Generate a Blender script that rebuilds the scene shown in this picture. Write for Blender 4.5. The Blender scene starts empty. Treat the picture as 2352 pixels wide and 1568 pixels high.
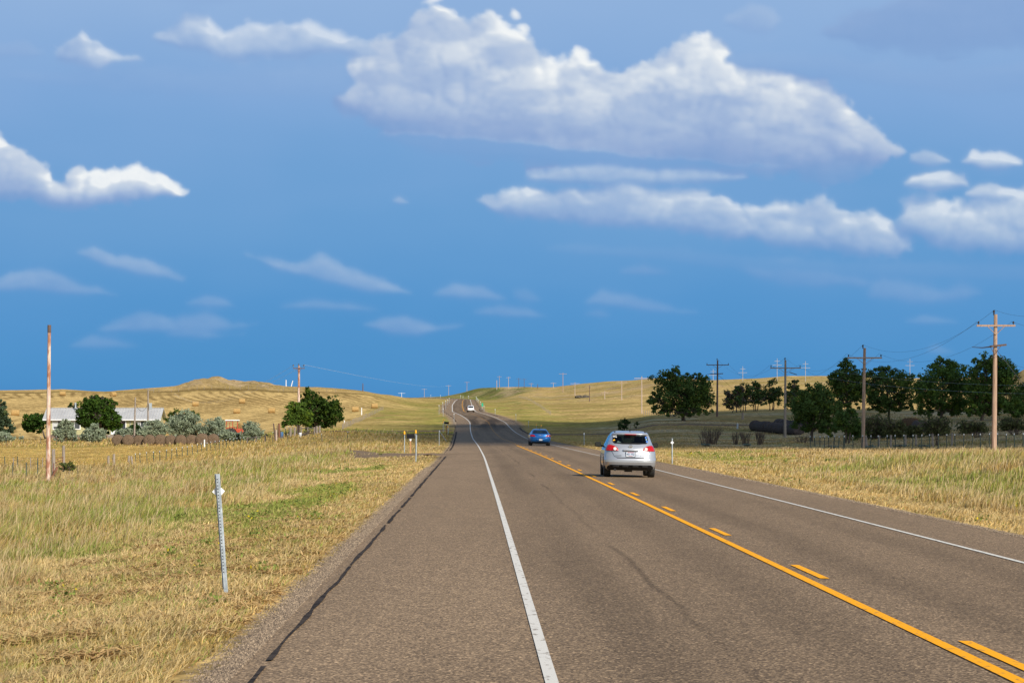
import bpy, bmesh, math, random
import numpy as np
from mathutils import Vector, Matrix
R = math.radians
random.seed(7)
rng = np.random.default_rng(7)
scene = bpy.context.scene
C = scene.collection

# ------------------------------------------------------------------ camera, world, sun, exposure
EYE, FV, VPX, VPY = 1.85, 6200.0, 1092.0, 970.0   # survey constants: eye height, focal length and vanishing point
cam_d = bpy.data.cameras.new("camera")
cam_d.sensor_width = 36.0
cam_d.lens = FV / 2352.0 * 36.0
cam_d.shift_x = (1176.0 - VPX) / 2352.0
cam_d.shift_y = (VPY - 784.0) / 2352.0
cam_d.clip_start, cam_d.clip_end = 0.5, 40000.0
cam = bpy.data.objects.new("camera", cam_d); C.objects.link(cam)
cam.location = (0, 0, EYE); cam.rotation_euler = (R(90), 0, 0)
scene.camera = cam

SUN = Vector((0.85, -1.30, 1.0)).normalized()      # towards the sun: behind the camera, to the right
sun_el = math.asin(SUN.z)
sun_az = math.atan2(SUN.x, SUN.y)
world = bpy.data.worlds.new("World"); scene.world = world
world.use_nodes = True
wn = world.node_tree
bg = wn.nodes["Background"]
sky_t = wn.nodes.new("ShaderNodeTexSky")
sky_t.sky_type = 'NISHITA'; sky_t.sun_disc = False
sky_t.sun_elevation = sun_el; sky_t.sun_rotation = sun_az
sky_t.air_density = 1.0; sky_t.dust_density = 0.6
wn.links.new(sky_t.outputs[0], bg.inputs[0]); bg.inputs[1].default_value = 0.10
sl = bpy.data.lights.new("sun", 'SUN'); sl.energy = 4.6; sl.angle = R(0.5); sl.color = (1.0, 0.93, 0.82)
sun = bpy.data.objects.new("sun", sl); C.objects.link(sun)
sun.location = (60, -90, 80)
sun.rotation_euler = SUN.to_track_quat('Z', 'Y').to_euler()
vs = scene.view_settings
vs.view_transform = 'Standard'; vs.look = 'None'; vs.gamma = 1.0; vs.exposure = 0.25
EXPO = 2.0 ** vs.exposure
scene.cycles.max_bounces = 6
scene.cycles.transparent_max_bounces = 24

# ------------------------------------------------------------------ helpers
def tag(o, label=None, cat=None, group=None, kind=None):
    if label: o["label"] = label
    if cat: o["category"] = cat
    if group: o["group"] = group
    if kind: o["kind"] = kind
    return o

def empty(name, loc, rz=0.0, label=None, cat=None, group=None):
    o = bpy.data.objects.new(name, None); C.objects.link(o)
    o.empty_display_size = 0.3
    o.location = loc; o.rotation_euler = (0, 0, rz)
    return tag(o, label, cat, group)

def link_mesh(name, me, mat=None, parent=None):
    if mat is not None and not me.materials: me.materials.append(mat)
    o = bpy.data.objects.new(name, me); C.objects.link(o)
    if parent is not None: o.parent = parent
    return o

def np_mesh(name, V, faces=None, quads=None, tris=None, smooth=True, attrs=None):
    """mesh from numpy arrays; quads (n,4) and tris (m,3)"""
    me = bpy.data.meshes.new(name)
    V = np.asarray(V, dtype=np.float32)
    nq = 0 if quads is None else len(quads); nt = 0 if tris is None else len(tris)
    me.vertices.add(len(V)); me.vertices.foreach_set("co", V.ravel())
    me.loops.add(nq * 4 + nt * 3); me.polygons.add(nq + nt)
    li = []
    if nq: li.append(np.asarray(quads, dtype=np.int32).ravel())
    if nt: li.append(np.asarray(tris, dtype=np.int32).ravel())
    me.loops.foreach_set("vertex_index", np.concatenate(li))
    st = np.concatenate([np.arange(nq) * 4, nq * 4 + np.arange(nt) * 3]).astype(np.int32)
    me.polygons.foreach_set("loop_start", st)
    me.polygons.foreach_set("use_smooth", np.full(nq + nt, smooth, dtype=bool))
    me.update(calc_edges=True)
    for k, a in (attrs or {}).items():
        a = np.asarray(a, dtype=np.float32)
        if a.ndim == 1:
            at = me.attributes.new(k, 'FLOAT', 'POINT'); at.data.foreach_set("value", a)
        elif a.shape[1] == 3:
            at = me.attributes.new(k, 'FLOAT_COLOR', 'POINT')
            at.data.foreach_set("color", np.hstack([a, np.ones((len(a), 1), np.float32)]).ravel().astype(np.float32))
        else:
            at = me.attributes.new(k, 'FLOAT2', 'POINT'); at.data.foreach_set("vector", a.ravel())
    return me

def grid_quads(nr, nc, wrap=False):
    r = np.arange(nr - 1)[:, None]; c = np.arange(nc if wrap else nc - 1)[None, :]
    a = r * nc + c; b = r * nc + (c + 1) % nc
    return np.stack([a, b, b + nc, a + nc], -1).reshape(-1, 4)

class MB:
    def __init__(s): s.v = []; s.f = []
    def add(s, vs_, fs):
        n = len(s.v); s.v += [tuple(p) for p in vs_]; s.f += [tuple(i + n for i in f) for f in fs]; return s
    def box(s, c, d, rz=0.0, rx=0.0, ry=0.0, taper=1.0, bevel=0.0):
        M = Matrix.Rotation(rz, 3, 'Z') @ Matrix.Rotation(ry, 3, 'Y') @ Matrix.Rotation(rx, 3, 'X')
        x, y, z = d[0] / 2, d[1] / 2, d[2] / 2
        if bevel > 0:
            bm = bmesh.new(); bmesh.ops.create_cube(bm, size=1.0)
            for v in bm.verts:
                k = taper if v.co.z > 0 else 1.0
                v.co = Vector((v.co.x * d[0] * k, v.co.y * d[1] * k, v.co.z * d[2]))
            bmesh.ops.bevel(bm, geom=bm.edges[:], offset=bevel, segments=2, affect='EDGES', profile=0.5)
            bm.verts.index_update()
            vv = [Vector(c) + M @ v.co for v in bm.verts]; ff = [[v.index for v in f.verts] for f in bm.faces]
            bm.free(); return s.add(vv, ff)
        pts = []
        for k, zz in ((1.0, -z), (taper, z)):
            for a, b in ((-1, -1), (1, -1), (1, 1), (-1, 1)): pts.append(Vector(c) + M @ Vector((a * x * k, b * y * k, zz)))
        return s.add(pts, [(3, 2, 1, 0), (4, 5, 6, 7), (0, 1, 5, 4), (1, 2, 6, 5), (2, 3, 7, 6), (3, 0, 4, 7)])
    def tube(s, pts, rad, n=8, cap=True):
        pts = [Vector(p) for p in pts]
        rads = rad if isinstance(rad, (list, tuple)) else [rad] * len(pts)
        rings = []; prev = None
        for i, p in enumerate(pts):
            t = (pts[min(i + 1, len(pts) - 1)] - pts[max(i - 1, 0)])
            t = t.normalized() if t.length > 1e-9 else Vector((0, 0, 1))
            if prev is None:
                a = t.orthogonal().normalized()
            else:
                a = (prev - t * prev.dot(t))
                a = a.normalized() if a.length > 1e-6 else t.orthogonal().normalized()
            prev = a; b = t.cross(a)
            rings.append([p + (a * math.cos(2 * math.pi * k / n) + b * math.sin(2 * math.pi * k / n)) * rads[i] for k in range(n)])
        v = [q for r_ in rings for q in r_]; f = []
        for i in range(len(pts) - 1):
            for k in range(n):
                f.append((i * n + k, i * n + (k + 1) % n, (i + 1) * n + (k + 1) % n, (i + 1) * n + k))
        if cap:
            f.append(tuple(range(n))[::-1]); f.append(tuple((len(pts) - 1) * n + k for k in range(n)))
        return s.add(v, f)
    def lathe(s, prof, n=24, axis='Z', c=(0, 0, 0), cap=True):
        """prof: list of (radius, height)"""
        v = []; f = []
        for r_, h in prof:
            for k in range(n):
                a = 2 * math.pi * k / n
                p = (r_ * math.cos(a), r_ * math.sin(a), h)
                if axis == 'X': p = (p[2], p[0], p[1])
                elif axis == 'Y': p = (p[1], p[2], p[0])
                v.append((p[0] + c[0], p[1] + c[1], p[2] + c[2]))
        for i in range(len(prof) - 1):
            for k in range(n):
                f.append((i * n + k, i * n + (k + 1) % n, (i + 1) * n + (k + 1) % n, (i + 1) * n + k))
        if cap: f.append(tuple(range(n))[::-1]); f.append(tuple((len(prof) - 1) * n + k for k in range(n)))
        return s.add(v, f)
    def sheet(s, rows):
        nr, nc = len(rows), len(rows[0])
        v = [p for r_ in rows for p in r_]
        return s.add(v, [(i * nc + k, i * nc + k + 1, (i + 1) * nc + k + 1, (i + 1) * nc + k) for i in range(nr - 1) for k in range(nc - 1)])
    def mesh(s, name, smooth=False):
        me = bpy.data.meshes.new(name); me.from_pydata([tuple(p) for p in s.v], [], s.f)
        me.update()
        if smooth:
            me.polygons.foreach_set("use_smooth", np.ones(len(me.polygons), dtype=bool))
        return me
    def build(s, name, mat, parent=None, smooth=False, solid=0.0, fix=False):
        me = s.mesh(name, smooth)
        if fix or solid:
            bm = bmesh.new(); bm.from_mesh(me)
            bmesh.ops.recalc_face_normals(bm, faces=bm.faces[:]); bm.to_mesh(me); bm.free()
        o = link_mesh(name, me, mat, parent)
        if solid:
            m = o.modifiers.new("solid", 'SOLIDIFY'); m.thickness = solid; m.offset = 0
        return o

def dup(o, parent=None):
    c = o.copy(); C.objects.link(c)
    if parent is not None: c.parent = parent
    for ch in list(o.children):
        dup(ch, c)
    return c

# ------------------------------------------------------------------ materials
def nodes_of(m):
    m.use_nodes = True
    return m.node_tree, m.node_tree.nodes["Principled BSDF"]

def mat(name, c1, c2=None, scale=4.0, rough=0.8, metal=0.0, bump=0.0, detail=4.0, stretch=None, coat=0.0, spec=0.5, lo=0.35, hi=0.65):
    m = bpy.data.materials.new(name); nt, p = nodes_of(m)
    p.inputs["Roughness"].default_value = rough; p.inputs["Metallic"].default_value = metal
    p.inputs["Specular IOR Level"].default_value = spec
    p.inputs["Coat Weight"].default_value = coat; p.inputs["Coat Roughness"].default_value = 0.04
    p.inputs["Base Color"].default_value = (*c1, 1)
    if c2 is not None or bump:
        tc = nt.nodes.new("ShaderNodeTexCoord"); mp = nt.nodes.new("ShaderNodeMapping")
        if stretch: mp.inputs["Scale"].default_value = stretch
        nt.links.new(tc.outputs["Object"], mp.inputs[0])
        nz = nt.nodes.new("ShaderNodeTexNoise"); nz.inputs["Scale"].default_value = scale; nz.inputs["Detail"].default_value = detail
        nt.links.new(mp.outputs[0], nz.inputs["Vector"])
        if c2 is not None:
            mr = nt.nodes.new("ShaderNodeMapRange"); mr.inputs[1].default_value = lo; mr.inputs[2].default_value = hi
            nt.links.new(nz.outputs[0], mr.inputs[0])
            mx = nt.nodes.new("ShaderNodeMix"); mx.data_type = 'RGBA'
            mx.inputs[6].default_value = (*c1, 1); mx.inputs[7].default_value = (*c2, 1)
            nt.links.new(mr.outputs[0], mx.inputs[0]); nt.links.new(mx.outputs[2], p.inputs["Base Color"])
        if bump:
            b = nt.nodes.new("ShaderNodeBump"); b.inputs["Strength"].default_value = bump; b.inputs["Distance"].default_value = 0.05
            nt.links.new(nz.outputs[0], b.inputs["Height"]); nt.links.new(b.outputs[0], p.inputs["Normal"])
    return m

def foliage_mat(name, trans=0.35, rough=0.6):
    """leaf colour carried per leaf in 'Col'; light partly passes through"""
    m = bpy.data.materials.new(name); m.use_nodes = True; nt = m.node_tree
    for n in list(nt.nodes): nt.nodes.remove(n)
    out = nt.nodes.new("ShaderNodeOutputMaterial")
    at = nt.nodes.new("ShaderNodeAttribute"); at.attribute_name = "Col"
    d = nt.nodes.new("ShaderNodeBsdfDiffuse"); t = nt.nodes.new("ShaderNodeBsdfTranslucent"); mx = nt.nodes.new("ShaderNodeMixShader")
    mx.inputs[0].default_value = trans
    nt.links.new(at.outputs["Color"], d.inputs[0]); nt.links.new(at.outputs["Color"], t.inputs[0])
    nt.links.new(d.outputs[0], mx.inputs[1]); nt.links.new(t.outputs[0], mx.inputs[2]); nt.links.new(mx.outputs[0], out.inputs[0])
    return m

# ------------------------------------------------------------------ noise
def _hash(ix, iy, seed):
    h = (ix.astype(np.int64) * 374761393 + iy.astype(np.int64) * 668265263 + seed * 974711) & 0xFFFFFFFF
    h = ((h ^ (h >> 13)) * 1274126177) & 0xFFFFFFFF
    h = ((h ^ (h >> 16)) * 2246822519) & 0xFFFFFFFF
    return ((h ^ (h >> 15)) & 0xFFFFFF).astype(np.float64) / float(0xFFFFFF)
def vnoise(x, y, seed=0):
    x = np.asarray(x, float); y = np.asarray(y, float)
    ix = np.floor(x); iy = np.floor(y); fx = x - ix; fy = y - iy
    fx = fx * fx * (3 - 2 * fx); fy = fy * fy * (3 - 2 * fy)
    a = _hash(ix, iy, seed); b = _hash(ix + 1, iy, seed); c = _hash(ix, iy + 1, seed); d = _hash(ix + 1, iy + 1, seed)
    return (a * (1 - fx) + b * fx) * (1 - fy) + (c * (1 - fx) + d * fx) * fy
def fbm(x, y, seed=0, oct=4):
    s = 0.0; a = 0.5; n = 0.0
    for o in range(oct):
        s = s + a * vnoise(np.asarray(x) * 2 ** o, np.asarray(y) * 2 ** o, seed + o * 17); n += a; a *= 0.5
    return s / n
def sstep(x, a, b):
    t = np.clip((np.asarray(x, float) - a) / (b - a), 0, 1); return t * t * (3 - 2 * t)
def lerp(a, b, t): return a + (b - a) * t

# ------------------------------------------------------------------ road line and terrain heights
_ry = np.array([-400, 0, 60, 153, 238, 344, 420, 475, 528, 600, 674, 797, 948, 1200, 1473, 1560, 1650, 1760, 2600], float)
_rx = np.array([4.0, 4.0, 4.0, 3.95, 3.7, 3.1, 2.7, 2.5, 2.4, 1.2, -0.4, -3.4, -4.7, -5.6, -6.3, -12., -28., -62., -500.])
_rz = np.array([0, 0, 0, -0.06, -0.16, -0.15, 0.4, 1.15, 1.95, 2.9, 3.8, 5.1, 8.0, 11.4, 14.4, 15.6, 17.0, 18.2, 18.0])
_yy = np.arange(-400, 2600, 2.0)
def _sm(v, n):
    k = np.hanning(n); k /= k.sum()
    return np.convolve(np.pad(v, n // 2, mode='edge'), k, 'valid')[:len(v)]
_cx = _sm(np.interp(_yy, _ry, _rx), 41); _cz = _sm(np.interp(_yy, _ry, _rz), 31)
def road_x(y): return np.interp(y, _yy, _cx)
def road_z(y): return np.interp(y, _yy, _cz)
HL, HR = 5.95, 5.25     # pavement half widths left and right of the crown

# rows: for a bearing (survey x) the survey row at which the ground stands at each distance
_T = {
 -2600: [(15,'z',-.4),(60,'z',-1),(150,'z',-1.8),(300,'z',-2),(500,'z',2),(800,'z',9),(1000,'z',12),(1300,'z',9),(2500,'z',4)],
 0: [(15,'z',-.4),(60,'z',-.9),(100,'z',-1.5),(150,'z',-1.75),(167,1105),(200,1089),(235,1075),(300,1052),(350,1032),(400,1017),(430,1011),(500,993),(560,978),(625,954),(700,938),(775,925),(870,908),(930,903),(1000,895),(1100,899),(1500,'z',6),(2500,'z',4)],
 140: [(15,'z',-.4),(60,'z',-.9),(100,'z',-1.45),(150,'z',-1.75),(200,1089),(235,1075),(300,1052),(350,1031),(400,1016),(430,1010),(500,993),(600,970),(680,952),(740,938),(810,921),(890,906),(950,899),(1000,893),(1100,897),(1500,'z',6),(2500,'z',4)],
 240: [(15,'z',-.4),(60,'z',-.8),(100,'z',-1.3),(150,'z',-1.6),(200,1085),(245,1073),(300,1050),(350,1028),(400,1016),(430,1010),(500,993),(600,972),(680,957),(740,945),(810,929),(890,906),(930,901),(1000,899),(1100,903),(1500,'z',6),(2500,'z',4)],
 400: [(15,'z',-.35),(60,'z',-.7),(100,'z',-1.1),(150,'z',-1.4),(200,1078),(245,1067),(300,1045),(365,1024),(400,1015),(430,1010),(500,993),(600,975),(680,962),(740,951),(810,933),(890,908),(930,902),(1000,885),(1100,893),(1500,'z',6),(2500,'z',4)],
 455: [(200,1072),(245,1063),(300,1042),(365,1022),(430,1009),(500,992),(600,975),(680,962),(740,951),(810,933),(890,908),(930,901),(985,869),(1030,870),(1120,885),(1500,'z',6),(2500,'z',4)],
 500: [(150,'z',-1.2),(200,1068),(245,1060),(300,1040),(365,1021),(430,1008),(500,992),(600,975),(680,962),(740,951),(810,933),(890,907),(930,900),(1000,865),(1040,867),(1120,885),(1500,'z',6),(2500,'z',4)],
 545: [(200,1065),(245,1057),(300,1038),(365,1020),(430,1007),(500,992),(600,975),(680,962),(740,951),(810,933),(890,907),(930,900),(1000,873),(1100,885),(1500,'z',6),(2500,'z',4)],
 580: [(200,1063),(245,1055),(300,1036),(365,1019),(430,1006),(500,992),(600,975),(680,962),(740,951),(810,933),(890,907),(930,899),(1000,872),(1100,885),(1500,'z',6),(2500,'z',4)],
 640: [(150,'z',-.9),(200,1058),(245,1050),(300,1032),(350,1014),(385,998),(430,992),(500,984),(600,970),(680,960),(740,951),(810,935),(890,909),(930,903),(1000,884),(1100,890),(1500,'z',6),(2500,'z',4)],
 740: [(100,'z',-.8),(150,'z',-.7),(200,1050),(245,1040),(300,1025),(350,1008),(385,993),(430,988),(500,979),(600,966),(680,957),(740,949),(810,934),(880,912),(930,903),(1000,888),(1100,893),(1500,'z',6),(2500,'z',4)],
 830: [(100,'z',-.5),(150,'z',-.45),(205,1039),(250,1030),(300,1018),(350,1004),(395,992),(440,986),(500,978),(600,965),(680,955),(740,948),(800,938),(870,918),(940,904),(1020,896),(1100,900),(1500,'z',8),(2500,'z',4)],
 900: [(100,'z',-.3),(150,'z',-.3),(205,1035),(300,1012),(395,992),(440,986),(500,977),(600,963),(700,949),(800,935),(900,922),(1000,913),(1100,907),(1200,909),(1500,'z',12),(2500,'z',4)],
 960: [(100,'z',-.2),(150,'z',-.15),(205,1032),(300,1008),(395,993),(440,985),(500,976),(600,962),(700,949),(800,938),(948,924),(1100,914),(1300,910),(1473,910),(1700,910),(1900,916),(2500,'z',10)],
 1010: [(150,'z',-.1),(238,1022),(344,1006),(400,994),(475,980),(528,970),(600,961),(674,953),(797,945),(948,930),(1200,918),(1400,913),(1473,912),(1600,911),(1700,910),(1900,914),(2500,'z',10)],
 1060: [(150,'z',0),(238,1021),(344,1005),(475,979),(528,969),(600,960),(674,952),(797,944),(948,929),(1200,919),(1473,914),(1600,912),(1700,908),(1800,902),(1950,903),(2500,'z',12)],
 1098: [(150,'z',0),(238,1021),(344,1005),(475,979),(528,969),(600,960),(674,952),(797,944),(948,929),(1200,918),(1473,913),(1600,910),(1700,893),(1800,890),(2000,893),(2600,'z',12)],
 1140: [(150,'z',0),(238,1021),(344,1005),(475,979),(528,969),(674,952),(797,943),(948,929),(1200,915),(1400,908),(1473,904),(1560,893),(1640,889),(1800,890),(2000,893),(2600,'z',12)],
 1200: [(150,'z',-.1),(238,1021),(344,1005),(475,979),(528,968),(674,950),(797,940),(948,926),(1200,910),(1400,899),(1500,893),(1640,888),(1800,889),(2600,'z',12)],
 1270: [(150,'z',-.2),(238,1021),(344,1006),(400,998),(475,984),(560,972),(674,957),(800,944),(948,930),(1200,911),(1400,898),(1600,889),(1800,891),(2600,'z',12)],
 1340: [(130,'z',-.1),(250,1024),(330,1008),(400,995),(475,982),(560,970),(674,955),(800,942),(948,928),(1200,905),(1400,884),(1500,880),(1700,882),(2600,'z',12)],
 1400: [(130,'z',-.1),(250,1026),(330,1008),(400,994),(475,978),(560,966),(674,953),(800,940),(948,922),(1200,898),(1400,876),(1480,875),(1700,882),(2600,'z',12)],
 1500: [(70,'z',-.3),(130,1042),(200,1031),(300,1010),(350,998),(390,979),(425,967),(500,956),(690,949),(800,937),(1000,911),(1300,868),(1420,870),(2600,'z',12)],
 1570: [(70,'z',-.4),(130,1041),(200,1031),(300,1010),(350,996),(390,978),(425,966),(500,954),(690,945),(800,932),(1000,906),(1300,868),(1450,872),(2600,'z',12)],
 1640: [(60,'z',-.5),(100,1052),(150,1039),(200,1030),(253,1025),(327,1007),(380,986),(425,966),(457,955),(550,946),(700,935),(1000,903),(1300,872),(1450,875),(2600,'z',12)],
 1740: [(60,'z',-.5),(100,1052),(140,1038),(200,1031),(253,1026),(327,1006),(380,987),(440,966),(500,945),(550,940),(700,928),(1000,899),(1300,868),(1450,871),(2600,'z',12)],
 1810: [(60,'z',-.5),(100,1051),(135,1037),(200,1031),(253,1027),(285,1012),(327,1005),(380,986),(440,965),(500,943),(550,938),(700,925),(1000,896),(1320,863),(1450,866),(2600,'z',12)],
 1900: [(60,'z',-.45),(100,1049),(130,1036),(188,1034),(253,1029),(285,1015),(327,1005),(360,985),(400,960),(500,943),(700,925),(1000,895),(1320,863),(1450,866),(2600,'z',12)],
 1990: [(60,'z',-.4),(100,1048),(125,1036),(188,1034),(253,1030),(290,1014),(327,1002),(350,985),(385,956),(420,952),(500,942),(700,925),(1000,895),(1300,866),(1450,870),(2600,'z',12)],
 2110: [(55,'z',-.3),(90,1052),(120,1034),(150,1036),(188,1033),(250,1028),(290,1010),(327,995),(360,975),(400,961),(500,943),(700,926),(1000,895),(1300,868),(1450,872),(2600,'z',12)],
 2283: [(50,'z',-.2),(80,1075),(100,1050),(118,1031),(145,1034),(188,1033),(250,1020),(300,996),(350,966),(400,955),(500,942),(700,920),(1000,885),(1300,864),(1450,872),(2600,'z',12)],
 2322: [(50,'z',-.2),(100,1048),(117,1030),(188,1032),(250,1019),(300,994),(350,966),(400,953),(500,940),(640,905),(720,868),(800,866),(900,880),(2600,'z',12)],
 2360: [(50,'z',-.2),(80,1072),(100,1046),(116,1029),(145,1033),(188,1031),(250,1018),(300,992),(350,966),(400,952),(500,938),(640,876),(720,842),(800,846),(900,872),(2600,'z',12)],
 2480: [(50,'z',-.2),(100,1046),(116,1029),(188,1031),(250,1018),(350,966),(500,930),(640,860),(720,815),(800,820),(1000,860),(2600,'z',12)],
 4800: [(15,'z',-.2),(100,'z',0.2),(200,'z',0.5),(500,'z',5),(800,'z',14),(1000,'z',16),(2600,'z',10)],
}
_lw = np.linspace(math.log(15.0), math.log(2600.0), 420)
_cols = sorted(_T); _tab = []
for k in _cols:
    Y = [a[0] for a in _T[k]]; Z = [a[2] if a[1] == 'z' else EYE - (a[1] - VPY) * a[0] / FV for a in _T[k]]
    if Y[0] > 60: Y = [15, 60] + Y; Z = [-.15, -.4] + Z
    z = np.interp(_lw, np.log(Y), Z)
    _tab.append(_sm(z, 9))
_tab = np.array(_tab)
_cu = np.arange(-2600, 4801, 10.0)
_T2 = np.array([np.interp(_cu, _cols, _tab[:, j]) for j in range(len(_lw))])          # rows: distance, cols: bearing
_T2 = np.array([_sm(r_, 5) for r_ in _T2])
_YY, _CC = np.meshgrid(np.exp(_lw), _cu, indexing='ij')
_T2 -= (.62 - .14 * sstep(_CC, 1700, 2200)) * np.exp(-((np.log(_YY) - math.log(125)) / .32) ** 2) * sstep(_CC, 1300, 1550)      # shallow ditches beyond the banks
_T2 -= .15 * np.exp(-((np.log(_YY) - math.log(110)) / .45) ** 2) * (1 - sstep(_CC, 700, 950))
def table_z(x, y):
    Yc = np.clip(y, 15.0, 2599.0)
    c = np.clip((x / np.maximum(Yc, 1) * FV + VPX + 2600) / 10.0, 0, len(_cu) - 1.001)
    r_ = np.clip((np.log(Yc) - _lw[0]) / (_lw[1] - _lw[0]), 0, len(_lw) - 1.001)
    i = r_.astype(int); j = c.astype(int); fi = r_ - i; fj = c - j
    return (_T2[i, j] * (1 - fj) + _T2[i, j + 1] * fj) * (1 - fi) + (_T2[i + 1, j] * (1 - fj) + _T2[i + 1, j + 1] * fj) * fi
def edge_d(x, y):
    lat = x - road_x(y); return np.where(lat < 0, -lat - HL, lat - HR), lat
def pave_z(x, y):
    lat = x - road_x(y); return road_z(y) - 0.016 * np.minimum(np.abs(lat), 6.0)
def T(x, y, under=False):
    x = np.asarray(x, float); y = np.asarray(y, float)
    d, lat = edge_d(x, y)
    rz = pave_z(x, y)
    dd = np.clip(d, 0, 30)
    cs = np.where(lat < 0, -0.05 * np.minimum(dd, 1.2) - 0.085 * np.clip(dd - 1.2, 0, 9), -0.05 * np.minimum(dd, 1.2) - 0.07 * np.clip(dd - 1.2, 0, 6))
    cs = cs * (1 - 0.8 * sstep(y, 120, 200)) * sstep(y, -50, 0) 
    w = sstep(d, 2.0, 13.0 + 0.012 * np.clip(y, 0, 1500))
    w = w * (1 - 0.0 * w)
    z = lerp(rz + cs, table_z(x, y), w)
    am = sstep(d, 0.6, 4.0)
    z = z + am * ((fbm(x / 2.3, y / 2.3, 3, 3) - 0.5) * 0.12 + w * (fbm(x / 17, y / 21, 5, 3) - 0.5) * 0.25 * np.clip(y / 300, 0.4, 2.2))
    kn = sstep(y, 930, 985) * (1 - sstep(y, 1060, 1110)) * sstep(x / np.maximum(y, 1) * FV + VPX, 380, 450) * (1 - sstep(x / np.maximum(y, 1) * FV + VPX, 600, 680))
    z = z + kn * (np.abs(fbm(x / 9, y / 14, 31, 4) - 0.5) * 4.2 - 0.6)
    if under:
        z = np.where(d < 0, rz - 0.014 - 0.0007 * np.clip(y, 0, 2600) - np.minimum(-d, 0.5) * 0.2, z)
    return z
def Tz(x, y): return float(T(np.array([x]), np.array([y]))[0])
def bx(vx, Y): return (vx - VPX) / FV * Y                 # bearing and distance to easting
def hz(vy, Y): return EYE - (vy - VPY) * Y / FV           # survey row and distance to height
def on(vx, Y):
    x = bx(vx, Y); return Vector((x, Y, Tz(x, Y)))

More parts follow.
